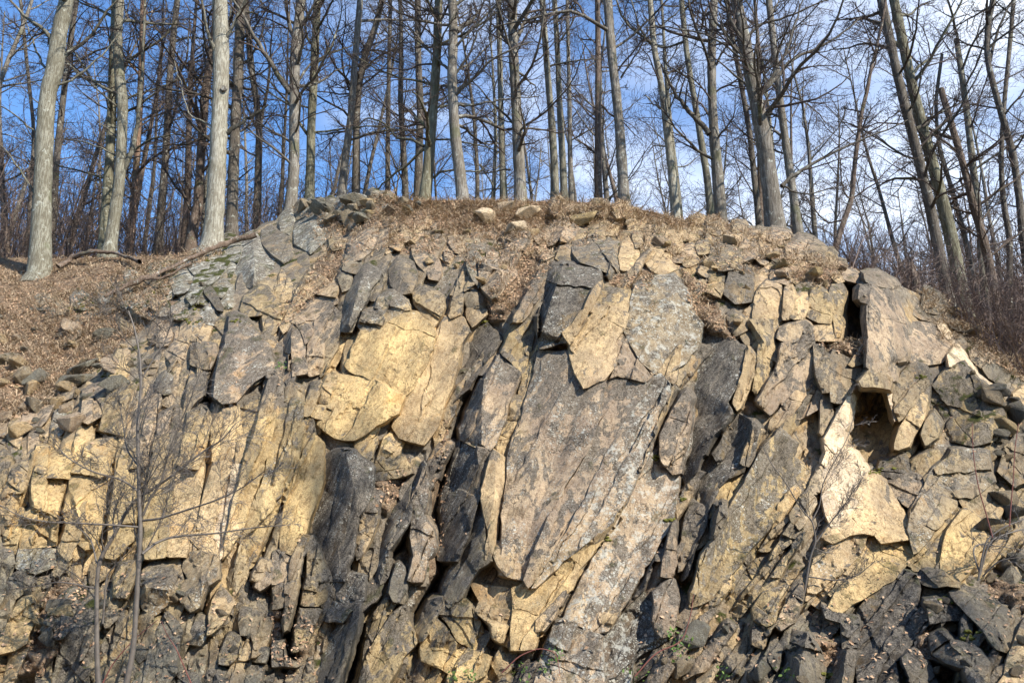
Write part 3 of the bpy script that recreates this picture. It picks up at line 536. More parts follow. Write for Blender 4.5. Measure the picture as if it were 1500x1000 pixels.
K boulder d 85 k|850,600 900,590 1000,620 1050,660 1030,690 960,690 880,710||dark shelf-like boulder overhanging a black hollow
K boulder b 80 |1030,690 1055,650 1080,700 1070,800 1030,780||grey block pinned beside the black hollow
K boulder b 98 |870,770 930,740 990,800 1100,830 1160,900 1150,990 1090,1040 1030,920 960,900 890,860||humped grey boulder at the bottom of the lower right pile
K rock_slab t 78 s|1240,960 1260,860 1333,690 1380,700 1380,1060 1180,1060||sunlit cream slab in the bottom right corner
K boulder b 80 |740,880 790,830 870,900 930,1040 800,1040||wedge of grey rock at the bottom, left of the humped boulder
L boulder b 46 |470,210 480,140 540,170 565,210 560,250 500,240||blue-grey boulder on the skyline beside the broken stump
L boulder b 28 |400,230 420,200 500,230 590,280 570,300 450,260||long flat blue-grey slab stone right of the tall pillar's top
L boulder b 28 |590,290 650,285 730,310 680,335 610,310||thin pale blue-grey plate at the right skyline slope
L rock_slab p 42 s|400,300 430,290 520,300 600,355 630,390 560,470 490,480 420,470 405,400||grey-pink slab right of the tall pillar
L rock_slab c 46 |540,300 570,300 605,360 590,360||tiny cream splinter topping the grey-pink slab
L rock_slab g 46 |340,620 380,520 420,480 490,480 500,570 450,640 370,740 350,700||grey slab between the cave and the mossy brown face
L rock_slab c 0 |590,440,66 630,390,62 660,440,60 720,520,60 800,600,60 780,600,68 660,480,70 600,490,70||pale knife edge bordering the mossy brown face
L rock_slab o 0 mk|660,470,78 780,600,88 830,650,84 850,720,72 780,830,60 700,850,46 600,830,16 560,780,6 480,720,4 500,600,14 590,500,50||big mossy brown face below the pale knife edge
L rock_slab t 50 |500,600 480,720 410,850 350,870 370,770 430,660 500,570||curving sunlit olive-cream rib right of the cave
L boulder b 62 |490,740 520,700 560,750 540,810 490,850 470,800||dark stub with a sunlit tip standing on the mossy brown face
L rock_slab o 0 |140,700,-30 190,560,-35 310,570,-35 340,640,-25 360,720,-15 345,760,-25 350,860,-30 300,910,-25 220,970,-25 140,900,-45 110,830,-60|150,720,-70 250,690,-62 340,650,-40|brown back wall of the cave
L boulder g 0 |185,560,98 230,505,98 330,540,82 325,590,80 200,580,96||grey block forming the brow of the cave
L rock_slab c 58 |310,590 330,590 360,730 350,740||thin cream edge at the right mouth of the cave
L boulder o 42 |420,930 500,880 560,870 580,890 480,990 430,980||orange-brown stone below the cave's right side
L rock_slab g 50 l|480,1000 620,870 690,870 770,880 800,1010 700,1090 520,1080||grey-brown faceted slab lower right of the cave
L boulder d 40 |280,930 390,890 430,970 440,1000 260,1000||dark brown stone at the cave floor's right end
L boulder b 50 |750,500 790,460 850,455 890,490 850,580 780,540||rounded blue-grey boulder on the right slope
L boulder g 44 |690,430 740,380 770,430 750,500 700,460||brown-grey stone left of the rounded blue-grey boulder
L boulder b 40 |615,370 640,350 675,390 660,415||small grey stone at the peak of the mossy brown face
L rock_slab g 54 |820,970 850,860 900,800 960,800 980,1000 900,1040||grey slab at the right edge above the tangled bramble
L boulder t 50 |890,620 938,580 980,600 950,660 900,660||tan stone at the right edge of the picture
L boulder g 50 |810,700 830,650 880,680 890,740 860,750||grey stone right of the mossy brown face
J rock_slab p 46 |1160,530 1280,480 1333,490 1350,560 1270,640 1240,620||pink-brown slab between the shoulder and the grey faceted slab
M boulder g 34 |40,190 50,120 90,80 130,80 130,130 100,200 60,205||bluish boulder at the left edge above the yellow blocks
M rock_slab y 38 r|135,190 150,100 275,80 265,180 240,290 190,290 140,260||rough yellow block left of the long thin black crack
M rock_slab y 36 r|80,450 95,300 140,270 235,300 235,420 150,430||lower rough yellow block left of the long thin black crack
M rock_slab y 34 r|270,300 300,120 340,60 440,60 460,130 440,200 430,330 390,430 360,440 290,370||rough yellowish column between two black cracks behind the sapling
M rock_column o 44 |455,400 470,250 500,20 545,-40 600,-60 575,180 560,400 480,480 430,470||brown column directly behind the forked sapling's left stem
M rock_column o 40 s|600,420 615,200 650,-20 700,-40 760,-40 720,200 700,400 690,470 610,480||grey-streaked brown column right of the sapling stem
M rock_column t 42 s|700,470 720,200 760,20 830,-30 850,100 830,300 790,400 780,470||pale tan column left of the organ-pipe row
B rock_column p 40 |530,960 540,860 570,720 640,700 650,780 620,940||grey-pink column head behind the sapling crown, left one
B rock_column p 42 |640,960 665,740 740,700 765,720 730,960||grey-pink column head behind the sapling crown, middle one
B rock_column o 44 |740,940 770,830 785,730 860,700 880,740 850,900 830,960||olive column head behind the sapling crown, right one
M boulder g 0 l|590,590,50 600,530,40 650,490,30 740,480,30 765,500,35 740,600,50 710,670,45 650,715,40 600,690,40 580,640,45|610,600,72 700,610,70|large round-bellied grey boulder behind the sapling stem
M boulder g 62 l|765,520 780,460 840,450 910,470 915,560 870,590 830,680 800,700 760,660 740,620 790,560||white-spotted grey boulder right of the round-bellied boulder
M rock_slab o 36 |480,560 500,510 560,490 560,560 530,640 480,640||tan wedge between the sapling's two stems
M rock_slab w 30 l|80,440 230,440 240,500 150,540 70,520||pale lichened block under the yellow blocks
M rock_slab b 34 |-20,440 50,450 60,500 20,620 -20,700||blue-grey block at the left edge
M boulder b 44 |-20,750 40,560 90,530 150,560 140,590 60,650 20,800 -20,850||dark blue-grey slab leaning at the left edge
M rock_slab y 48 |-20,880 30,760 90,650 130,640 155,700 110,830 60,860||yellow-tan slab at the lower left edge
M boulder b 54 km|170,780 220,690 300,600 350,600 350,640 300,760 260,810 200,820||dark flat-nosed boulder jutting at the lower left
M boulder b 48 km|200,1040 260,830 350,660 390,630 400,700 390,850 370,1040||dark mossy block under the flat-nosed boulder
M rock_slab b 52 |570,1040 640,820 700,700 760,780 740,850 740,950 680,1040||pointed blue-grey slab right of the sapling's foot
M boulder w 40 |780,830 830,720 870,720 870,780 840,840||pale grey cube above the lower left ledge
M boulder b 40 |700,1040 720,940 830,960 850,1040||low grey block at the bottom edge right of the sapling
M rock_slab t 52 |880,700 900,640 920,600 980,660 960,700 920,760 870,800||tan pointed block under the leaf ledge
M boulder b 42 |1000,740 1010,680 1060,690 1090,700 1060,790 1010,800||blue-grey cube low beside the tan pointed block
M rock_slab o 42 |920,880 960,790 1000,800 1010,870 960,920 920,920||olive-grey block under the blue-grey cube
M boulder b 46 |890,1040 920,930 980,960 970,1040||grey stone on the bottom edge under the olive-grey block
M boulder b 44 |1060,910 1080,840 1125,855 1110,910||small blue-grey stone at the lower leaf bank
M boulder b 44 |1020,1040 1050,930 1095,930 1075,1040||upright blue-grey stone on the bottom edge
M rock_slab p 48 |1070,600 1110,490 1140,500 1130,580 1090,610||pinkish slab at the tip of the leaf ledge
'''
def parse_rocks():
    out = []
    for ln in ROCKS.strip().splitlines():
        if not ln or ln[0] == '#': continue
        head, outl, rid, label = ln.split('|')
        hd = head.split()
        ox, oy, sc = REG[hd[0]]
        def pts(s):
            r = []
            for tk in s.split():
                q = tk.split(',')
                r.append((ox + float(q[0]) / sc, oy + float(q[1]) / sc, float(q[2]) if len(q) > 2 else None))
            return r
        out.append(dict(kind=hd[1], col=hd[2], h=float(hd[3]), fl=hd[4] if len(hd) > 4 else '', out=pts(outl),
                        rid=[pts(s) for s in rid.split(';') if s.strip()], label=label.strip()))
    return out
RK = parse_rocks()
for r in RK:      # the slabs low on the left are a paler olive grey than the dark pile at the lower right
    if r['col'] == 'b' and sum(p[0] for p in r['out']) / len(r['out']) < 640 and r['kind'] != 'rock_column': r['col'] = 'B'
for r in RK:      # the loose blocks on the crest slope stand out further
    if r['kind'] == 'boulder' and sum(p[1] for p in r['out']) / len(r['out']) < 425:
        sh_ = random.Random(int(r['out'][0][0])).uniform(-14, 22) if r['col'] == 'w' else 0
        r['h'] = r['h'] * 1.35 + sh_; r['out'] = [(a, b, c if c is None else c * 1.6 + sh_) for a, b, c in r['out']]; r['rid'] = [[(a, b, c * 1.6 + sh_) for a, b, c in q] for q in r['rid']]
LEAN = math.radians(22)

def shape_rock(i, r):
    """fills in heights: traced ones stay, the rest come from two or three broken planes"""
    rr = random.Random(i * 7 + 3)
    P = r['out']; cx = sum(p[0] for p in P) / len(P); cy = sum(p[1] for p in P) / len(P)
    size = math.sqrt(abs(sum(P[k][0] * P[(k + 1) % len(P)][1] - P[(k + 1) % len(P)][0] * P[k][1] for k in range(len(P)))) / 2)
    r['c'] = (cx, cy); r['size'] = size
    exp = any(p[2] is not None for p in P)
    bould = r['kind'] == 'boulder'
    g = []
    for k in range(3 if bould else (2 if rr.random() < .35 else 1)):
        a = rr.uniform(0, 6.28); m = rr.uniform(.35, .95) * (1.35 if cy < 430 else 1) if bould else rr.uniform(.05, .26)
        if 's' in r['fl']: m *= .45
        g.append((math.cos(a) * m, math.sin(a) * m * .6, rr.uniform(-.16, .16) * size * (1 if bould else .6)))
    def auto(x, y, soft=1.0):
        e = [gx * (x - cx) + gy * (y - cy) + o for gx, gy, o in g]
        return r['h'] + r.get('shift', 0) + np.minimum.reduce([np.asarray(q, float) for q in e]) * soft
    r['auto'] = auto; r['exp'] = exp
    if exp:
        pts = [(p[0], p[1]) for p in P]; hs = [p[2] if p[2] is not None else r['h'] for p in P]
        edges = []
        for rd in r['rid']:
            st = len(pts)
            for p in rd: pts.append((p[0], p[1])); hs.append(p[2])
            edges += [(st + q, st + q + 1) for q in range(len(rd) - 1)]
        n = len(P)
        res = delaunay_2d_cdt([Vector(p) for p in pts], edges, [list(range(n))], 1, 1e-4)
        V = np.array([tuple(v) for v in res[0]]); T = [f for f in res[2]]
        hv = []
        for vi, orig in enumerate(res[3]):
            if orig: hv.append(hs[orig[0]])
            else:
                d = [(V[vi][0] - q[0]) ** 2 + (V[vi][1] - q[1]) ** 2 for q in pts]; hv.append(hs[int(np.argmin(d))])
        r['tri'] = (V, np.array([f[:3] for f in T]), np.array(hv))
def height(r, x, y):
    x = np.asarray(x, float); y = np.asarray(y, float)
    if not r['exp']: return r['auto'](x, y)
    V, T, hv = r['tri']
    best = np.full(x.shape, -1e9); h = np.zeros(x.shape)
    for t in T:
        a, b, c = V[t]
        det = (b[1] - c[1]) * (a[0] - c[0]) + (c[0] - b[0]) * (a[1] - c[1])
        if abs(det) < 1e-6: continue
        l1 = ((b[1] - c[1]) * (x - c[0]) + (c[0] - b[0]) * (y - c[1])) / det
        l2 = ((c[1] - a[1]) * (x - c[0]) + (a[0] - c[0]) * (y - c[1])) / det
        l3 = 1 - l1 - l2; m = np.minimum(np.minimum(l1, l2), l3)
        k1 = np.clip(l1, 0, 1); k2 = np.clip(l2, 0, 1); k3 = np.clip(l3, 0, 1); s = k1 + k2 + k3
        hh = (hv[t[0]] * k1 + hv[t[1]] * k2 + hv[t[2]] * k3) / s
        u = m > best; best = np.where(u, m, best); h = np.where(u, hh, h)
    return h
for i, r in enumerate(RK): shape_rock(i, r)

STEP = 3.9
def lean_at(x): return math.radians(float(np.interp(x, [0, 400, 700, 1000, 1500], [12, 16, 24, 33, 37])))
def fractures(r, i):
    """broken lines across a rock: (cx, cy, nx, ny, wander, step, tilt, groove, parent, side, seed)"""
    rr = random.Random(i * 19 + 5); sz = r['size']; fl = r['fl']
    K = 0 if sz < 16 else (1 if sz < 30 else (2 if sz < 50 else (4 if sz < 80 else 6)))
    if 's' in fl: K = max(1 if sz > 40 else 0, K - 2)
    if 'r' in fl: K += 3
    P = r['out']; xs = [p[0] for p in P]; ys = [p[1] for p in P]; out = []
    for k in range(K):
        for _ in range(30):
            x, y = rr.uniform(min(xs), max(xs)), rr.uniform(min(ys), max(ys))
            if inside(np.array([x]), np.array([y]), P)[0]: break
        u = rr.random()
        ln = lean_at(r['c'][0]); a = (ln + rr.gauss(0, .14)) if u < (.8 if r['kind'] == 'rock_column' else .45) else ((ln + math.pi / 2 + rr.gauss(0, .35)) if u < .93 else rr.uniform(0, 3.14))
        # a = angle from vertical of the line; direction (sin a, -cos a), normal (cos a, sin a)
        st = rr.uniform(-4.0, 4.0) * min(1, sz / 45) * (.45 if 's' in fl else 1)
        par = rr.randrange(k) if k and rr.random() < .75 else -1
        out.append((x, y, math.cos(a), math.sin(a), min(7, sz * .09), st, rr.gauss(0, .045) * (.4 if 's' in fl else 1.4), rr.uniform(.8, 5.0) * min(1, sz / 40 + .2), par, rr.choice((-1, 1)), rr.uniform(0, 999)))
    return out
def frac_dist(f, x, y):
    s = (x - f[0]) * f[2] + (y - f[1]) * f[3]; t = -(x - f[0]) * f[3] + (y - f[1]) * f[2]
    return s - f[4] * 2.2 * fbm(t / 24 + f[10], t * 0 + f[10], 3, 4), t
def frac_relief(FR, x, y):
    S = []; h = np.zeros(np.shape(x))
    for f in FR:
        s, t = frac_dist(f, x, y); S.append(s)
        m = np.ones(np.shape(x)) if f[8] < 0 else (S[f[8]] * f[9] > 0).astype(float)
        side = np.clip(s / .9, -1, 1)
        h = h + m * (side * f[5] + np.abs(s) * f[6] * .5 - f[7] * np.clip(.35 + 3.2 * fbm(t / 30 + f[10] * 2, t * 0 + 7, 8, 3), 0, 1) * np.exp(-(s / .75) ** 2))
    return h
def relief(r, i, x, y):
    """broken relief added to a traced face (px = cm)"""
    fl = r['fl']; smooth = 's' in fl; rough = 'r' in fl; sz = r['size']
    amp = 2.0 if smooth else (6.5 if rough else 4.4)
    amp *= min(1.0, .35 + sz / 90)
    cw = max(9, min(34, sz * .35))
    h, cid, e = facet(x + i * 31.7, y + i * 17.3, cw, cw * (2.6 if r['kind'] != 'boulder' else 1.3), -LEAN, 3)
    d = h * amp * (1.0 if not smooth else .8)
    d = d + fbm(x / 26, y / 34, i) * (6.0 if not smooth else 4.0) * min(1, sz / 50)
    d = d + fbm(x / 8, y / 12, i + 50, 3) * (3.0 if not smooth else 1.5)
    d = d + frac_relief(r['fr'], x, y)
    ln = lean_at(r['c'][0]); u_ = (x - r['c'][0]) * math.cos(ln) + (y - r['c'][1]) * math.sin(ln); v_ = -(x - r['c'][0]) * math.sin(ln) + (y - r['c'][1]) * math.cos(ln)
    d = d + (fbm(u_ / 38 + i, v_ / 170, i + 7, 3) * 24 + fbm(u_ / 13 + i, v_ / 90, i + 8, 3) * 5) * min(1, max(0, sz - 18) / 60)
    return d
def build_rock(i, r):
    rr = random.Random(i * 13 + 1)
    r['fr'] = fractures(r, i)
    P = r['out']; n = len(P)
    # jagged outline
    ol = []
    ar = sum(P[k][0] * P[(k + 1) % n][1] - P[(k + 1) % n][0] * P[k][1] for k in range(n))
    sgn = 1 if ar > 0 else -1
    chips = []
    for k in range(n):
        a = P[k]; b = P[(k + 1) % n]; L = math.hypot(b[0] - a[0], b[1] - a[1]); m = max(1, int(L / 4.0))
        nx, ny = (b[1] - a[1]) / max(L, 1e-6) * sgn, -(b[0] - a[0]) / max(L, 1e-6) * sgn
        ph = rr.uniform(0, 99); aw = min(1.6, L * .05)
        chip = rr.uniform(.1, 2.4) * (0.5 if 's' in r['fl'] else 1) * min(1, r['size'] / 45)
        nk = max(1, int(L / rr.uniform(9, 17))); kn = [0] + [rr.uniform(-2.6, 2.2) * min(1, L / 30) for _ in range(nk - 1)] + [0]; kt = [0] + sorted(rr.uniform(.06, .94) for _ in range(nk - 1)) + [1]
        for q in range(m):
            t = q / m
            o = float(np.interp(t, kt, kn)) + .5 * (fbm(np.array(ph + t * L / 14), np.array(k * 3.3), i, 3) * 2.8 * aw) * math.sin(math.pi * t) ** .5 if q else 0
            ol.append((a[0] + (b[0] - a[0]) * t + nx * (o + 1.7), a[1] + (b[1] - a[1]) * t + ny * (o + 1.7)))
            chips.append(chip * rr.uniform(.3, 1.3) * (1 if rr.random() < .8 else 2.2))
    pts = list(ol); edges = []
    for rd in r['rid']:
        prev = None
        for k in range(len(rd) - 1):
            a, b = rd[k], rd[k + 1]; L = math.hypot(b[0] - a[0], b[1] - a[1]); m = max(1, int(L / 5))
            for q in range(m + (1 if k == len(rd) - 2 else 0)):
                t = q / m; j = rr.uniform(-.8, .8) if 0 < q < m else 0
                pts.append((a[0] + (b[0] - a[0]) * t + j, a[1] + (b[1] - a[1]) * t + j * .4)); c = len(pts) - 1
                if prev is not None: edges.append((prev, c))
                prev = c
    xs = [p[0] for p in ol]; ys = [p[1] for p in ol]
    gx, gy = np.meshgrid(np.arange(min(xs), max(xs), STEP), np.arange(min(ys), max(ys), STEP))
    gx = gx + rng.uniform(-1.3, 1.3, gx.shape); gy = gy + rng.uniform(-1.3, 1.3, gy.shape)
    gx = gx.ravel(); gy = gy.ravel()
    k = inside(gx, gy, ol); gx, gy = gx[k], gy[k]
    fx, fy = [], []
    for f in r['fr']:
        L_ = r['size'] * 2.2; tt = np.arange(-L_, L_, 3.4)
        w_ = f[4] * 2.2 * fbm(tt / 24 + f[10], tt * 0 + f[10], 3, 4)
        for off_ in (-1.15, 0, 1.15):
            X_ = f[0] - f[3] * tt + f[2] * (w_ + off_); Y_ = f[1] + f[2] * tt + f[3] * (w_ + off_)
            k = inside(X_, Y_, ol)
            if f[8] >= 0:
                s_, _ = frac_dist(r['fr'][f[8]], X_, Y_); k &= s_ * f[9] > 1.0
            X_, Y_ = X_[k], Y_[k]
            if len(X_):
                k = edge_dist(X_, Y_, ol) > 1.2; fx.append(X_[k]); fy.append(Y_[k])
                if len(gx): 
                    dd_ = np.min((gx[:, None] - X_[None, :]) ** 2 + (gy[:, None] - Y_[None, :]) ** 2, axis=1); gx, gy = gx[dd_ > 3.6], gy[dd_ > 3.6]
    if len(gx):
        k = edge_dist(gx, gy, ol) > 2.0; gx, gy = gx[k], gy[k]
    if fx: gx = np.concatenate([gx] + fx); gy = np.concatenate([gy] + fy)
    nb = len(ol)
    allp = [Vector(p) for p in pts] + [Vector((a, b)) for a, b in zip(gx, gy)]
    res = delaunay_2d_cdt(allp, edges, [list(range(nb))], 1, 1e-4)
    V = np.array([tuple(v) for v in res[0]]); Fs = [list(f) for f in res[2]]
    h = height(r, V[:, 0], V[:, 1]) + relief(r, i, V[:, 0], V[:, 1])
    # worn, chipped rim
    vb = {}
    for vi, orig in enumerate(res[3]):
        for o in orig:
            if o < nb: vb[vi] = o
    for vi, o in vb.items(): h[vi] -= chips[o]
    Pw = ray(V[:, 0], V[:, 1], depth(V[:, 0], V[:, 1]) - h / 100)
    verts = list(map(tuple, Pw)); faces = Fs
    # orientation: make front faces look at the camera
    for f in faces:
        a, b, c = V[f[0]], V[f[1]], V[f[2]]
        if (b[0] - a[0]) * (c[1] - a[1]) - (b[1] - a[1]) * (c[0] - a[0]) > 0: f.reverse()
    # side walls from the boundary back into the cliff, flaring
    cnt = {}
    for f in faces:
        for a, b in zip(f, f[1:] + f[:1]):
            cnt[(a, b)] = 1
    bd = [(a, b) for (a, b) in cnt if (b, a) not in cnt]
    nxt = {a: b for a, b in bd}
    cx, cy = r['c']
    back = 45 + .25 * r['size']
    rings = [(back * .12, .10), (back * .4, .12), (back, .14)]
    idx = {a: a for a in nxt}; prev = dict(idx)
    nrm = {}
    for a, b in nxt.items():
        dx, dy = V[b][0] - V[a][0], V[b][1] - V[a][1]; L = math.hypot(dx, dy) or 1
        nn = (-dy / L, dx / L)   # candidate outward
        for q in (a, b):
            o = nrm.get(q, (0, 0)); nrm[q] = (o[0] + nn[0], o[1] + nn[1])
    # decide outward sign with the area of the loop
    s = 0
    for a, b in nxt.items(): s += V[a][0] * V[b][1] - V[b][0] * V[a][1]
    so = 1 if s < 0 else -1
    hlast = h
    for dep, fl in rings:
        cur = {}
        for a in nxt:
            L = math.hypot(*nrm[a]) or 1; ox, oy = nrm[a][0] / L * so, nrm[a][1] / L * so
            e = dep * fl + rr.uniform(-.5, .9)
            x, y = V[a][0] + ox * e, V[a][1] + oy * e
            hh = h[a] - dep
            p = ray(x, y, float(depth(x, y)) - hh / 100)
            cur[a] = len(verts); verts.append(tuple(p))
        for a, b in nxt.items(): faces.append([prev[b], prev[a], cur[a], cur[b]])
        prev = cur
    base = ray(cx, cy, float(depth(cx, cy)) - (r['h'] if not r['exp'] else 20) / 100 + .3)
    verts = np.array(verts) - base
    me = new_mesh(r['kind'], verts, faces, M_ROCK, smooth_angle=math.radians(24))
    nm = r['kind']
    o = link(nm, me, label=r['label'], cat=r.get('cat') or {'boulder': 'boulder', 'rock_slab': 'rock slab', 'rock_column': 'rock column'}[nm], loc=base, kind='thing', group=r.get('group'))
    X2 = np.concatenate([V[:, 0], np.zeros(len(verts) - len(V))]); Y2 = np.concatenate([V[:, 1], np.zeros(len(verts) - len(V))])
    nx_ = len(nxt); ka = list(nxt)
    for q_ in range(3):
        X2[len(V) + q_ * nx_: len(V) + (q_ + 1) * nx_] = V[ka, 0]; Y2[len(V) + q_ * nx_: len(V) + (q_ + 1) * nx_] = V[ka, 1]
    wx = X2 + fbm(X2 / 40, Y2 / 60, 61, 4) * 90; wy = Y2 + fbm(X2 / 40, Y2 / 60, 62, 4) * 110
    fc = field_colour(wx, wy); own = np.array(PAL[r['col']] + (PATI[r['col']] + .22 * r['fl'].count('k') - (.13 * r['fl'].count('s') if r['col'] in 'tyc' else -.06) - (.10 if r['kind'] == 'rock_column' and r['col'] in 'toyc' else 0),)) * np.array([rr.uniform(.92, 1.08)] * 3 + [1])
    bl = (np.clip(.62 + fbm(X2 / 18, Y2 / 40, i + 90, 3) * 1.2, .25, .92) * (.35 if r['col'] == 'c' else (.75 if 's' in r['fl'] else 1)))[:, None]
    pc = own[None, :] * (1 - bl) + fc * bl
    at = me.attributes.new('pigment', 'FLOAT_COLOR', 'POINT'); at.data.foreach_set('color', pc.astype(np.float32).ravel())
    c = PAL[r['col']]; j = rr.uniform(.88, 1.12); t = rr.uniform(-.03, .03)
    o.color = (c[0] * j * (1 + t), c[1] * j, c[2] * j * (1 - t * 2), 1)
    fl = r['fl']
    o['lichen'] = min(1.0, .12 + .38 * fl.count('l')) + (.4 if r['col'] == 'w' else 0)
    o['patina'] = {'c': .05, 'y': .30, 't': .38, 'o': .46, 'p': .50}.get(r['col'], .55) + .25 * fl.count('k')
    o['moss'] = .08 + .22 * fl.count('m'); o['vein'] = 1.0 if 'q' in fl else 0.0
    return o
RIDGE = np.array([(-420, 380), (0, 378), (100, 378), (200, 376), (250, 374), (300, 364), (340, 350), (400, 325), (430, 306), (500, 294), (570, 288), (600, 293), (700, 293),
   (850, 296), (900, 300), (960, 311), (1010, 324), (1100, 330), (1140, 334), (1200, 358), (1240, 388), (1290, 405), (1340, 428), (1400, 455), (1450, 470), (1500, 478), (1920, 520)], float)
def ridge_y(px): return np.interp(px, RIDGE[:, 0], RIDGE[:, 1])
# soil and litter areas: polygon, height (cm)
SOIL = [
 ([(-430, 340), (300, 340), (330, 372), (262, 400), (235, 460), (180, 505), (120, 560), (60, 600), (0, 620), (-430, 640)], 6),
 ([(560, 280), (900, 285), (960, 300), (1080, 318), (1080, 330), (980, 335), (900, 318), (820, 322), (780, 350), (720, 352), (660, 345), (600, 335), (545, 335), (480, 345), (470, 325)], 8),
 ([(560, 350), (600, 340), (640, 350), (640, 372), (590, 372), (560, 365)], 20),
 ([(735, 400), (770, 360), (800, 345), (805, 395), (770, 430), (742, 468), (718, 470), (712, 440)], 14),
 ([(470, 375), (500, 360), (510, 385), (480, 420), (430, 470), (405, 480), (400, 455), (440, 425)], 26),
 ([(1000, 395), (1040, 420), (1060, 470), (1080, 500), (1040, 490), (1010, 450)], 46),
 ([(880, 405), (960, 400), (950, 425), (900, 420)], 40),
 ([(1150, 380), (1235, 385), (1225, 415), (1165, 412)], 34),
 ([(1190, 497), (1270, 502), (1268, 522), (1250, 526), (1200, 508)], 44),
 ([(545, 705), (580, 690), (600, 670), (590, 715), (570, 755), (550, 740)], 34),
 ([(632, 700), (645, 640), (655, 610), (658, 700), (652, 800), (638, 850), (628, 870), (634, 800)], 14),
 ([(400, 885), (430, 900), (470, 910), (455, 950), (430, 990), (395, 960)], 24),
 ([(75, 850), (118, 845), (130, 880), (95, 940), (60, 990), (20, 990), (40, 930)], 26),
 ([(1180, 930), (1235, 940), (1230, 975), (1200, 980)], 52),
 ([(1340, 900), (1360, 890), (1370, 960), (1345, 980)], 52),
 ([(1380, 400), (1950, 440), (1950, 600), (1500, 560), (1440, 520), (1400, 470)], 22),
 ([(1440, 845), (1500, 855), (1560, 900), (1500, 900), (1450, 870)], 60),
]
UNDER = [([(420, 285), (900, 280), (1250, 370), (1260, 405), (1200, 412), (1000, 385), (900, 345), (780, 360), (600, 345), (480, 345), (420, 330)], -9),
         ([(110, 430), (300, 360), (350, 345), (345, 440), (300, 480), (240, 480), (140, 450)], -6)]
DEEP = [
 ([(312, 510), (332, 480), (322, 560), (312, 592), (298, 590)], -45),
 ([(250, 520), (280, 525), (285, 545), (255, 540)], 0),
 ([(90, 650), (103, 650), (98, 740), (84, 830), (80, 820)], -50),
 ([(155, 660), (178, 650), (168, 740), (155, 790), (148, 770)], -50),
 ([(138, 628), (185, 630), (180, 650), (140, 645)], -25),
 ([(574, 790), (602, 755), (602, 810), (590, 850), (572, 820)], -45),
 ([(498, 1020), (520, 930), (548, 860), (566, 840), (566, 880), (545, 950), (528, 1020)], -70),
 ([(600, 905), (640, 845), (658, 850), (634, 915), (605, 935)], -45),
 ([(632, 760), (650, 680), (672, 610), (690, 540), (702, 500), (722, 500), (700, 580), (672, 680), (660, 760), (655, 830), (645, 850), (640, 800)], -40),
 ([(770, 1000), (800, 930), (850, 860), (905, 785), (950, 712), (985, 640), (1003, 585), (1015, 590), (985, 680), (950, 745), (900, 820), (850, 890), (800, 1000)], -35),
 ([(505, 480), (520, 470), (500, 540), (470, 600), (462, 590)], -10),
 ([(1235, 570), (1315, 565), (1320, 640), (1245, 690), (1230, 640)], -150),
 ([(1228, 405), (1272, 412), (1272, 500), (1235, 495)], -75),
 ([(1335, 625), (1362, 600), (1360, 665), (1332, 668)], -30),
 ([(1385, 905), (1425, 895), (1440, 935), (1405, 945)], 0),
 ([(1330, 965), (1400, 980), (1430, 1020), (1340, 1020)], 0),
 ([(1255, 730), (1290, 765), (1270, 800), (1240, 840), (1236, 800)], 0),
 ([(215, 900), (240, 850), (250, 880), (230, 960)], -20),
 ([(418, 905), (440, 850), (447, 880), (427, 980), (416, 980)], -40),
 ([(455, 880), (470, 800), (480, 830), (470, 900), (455, 960)], -20),
 ([(985, 850), (1010, 850), (960, 900), (930, 960), (915, 960), (940, 900)], 0),
 ([(275, 900), (300, 870), (300, 900), (265, 960)], -10),
]
NX, NY = 570, 205
cx_ = np.linspace(-420, 1920, NX)
rows = np.linspace(0, 1, NY) ** 1.0
PX = np.repeat(cx_[:, None], NY, 1); PY = ridge_y(PX) + (1160 - ridge_y(PX)) * rows[None, :]
# rock height raster, blurred -> the body follows the traced rocks a little behind them
GS = 5.0
rx = np.arange(-420, 1925, GS); ry = np.arange(260, 1170, GS)
RX, RY = np.meshgrid(rx, ry, indexing='ij')
num = np.zeros(RX.shape); den = np.zeros(RX.shape)
for r in RK:
    xs = [p[0] for p in r['out']]; ys = [p[1] for p in r['out']]
    i0, i1 = np.searchsorted(rx, [min(xs), max(xs)]); j0, j1 = np.searchsorted(ry, [min(ys), max(ys)])
    if i1 <= i0 or j1 <= j0: continue
    sx_, sy_ = RX[i0:i1, j0:j1], RY[i0:i1, j0:j1]
    k = inside(sx_, sy_, r['out']); hh = height(r, sx_, sy_)
    num[i0:i1, j0:j1] += np.where(k, hh, 0); den[i0:i1, j0:j1] += k
num0, den0 = num.copy(), den.copy()
# a weak pull to 25 cm where nothing was traced
num += .004 * 22; den += .004
def blur(a, s):
    k = np.exp(-.5 * (np.arange(-3 * s, 3 * s + 1) / s) ** 2); k /= k.sum()
    a = np.apply_along_axis(lambda v: np.convolve(np.pad(v, 3 * s, mode='edge'), k, 'valid'), 0, a)
    return np.apply_along_axis(lambda v: np.convolve(np.pad(v, 3 * s, mode='edge'), k, 'valid'), 1, a)
HB = blur(num, 5) / blur(den, 5)
COVER = blur(np.clip(den0, 0, 1), 2)
def rsample(A, x, y):
    fi = np.clip((x - rx[0]) / GS, 0, len(rx) - 1.001); fj = np.clip((y - ry[0]) / GS, 0, len(ry) - 1.001)
    i = fi.astype(int); j = fj.astype(int); a = fi - i; b_ = fj - j
    return (A[i, j] * (1 - a) + A[i + 1, j] * a) * (1 - b_) + (A[i, j + 1] * (1 - a) + A[i + 1, j + 1] * a) * b_

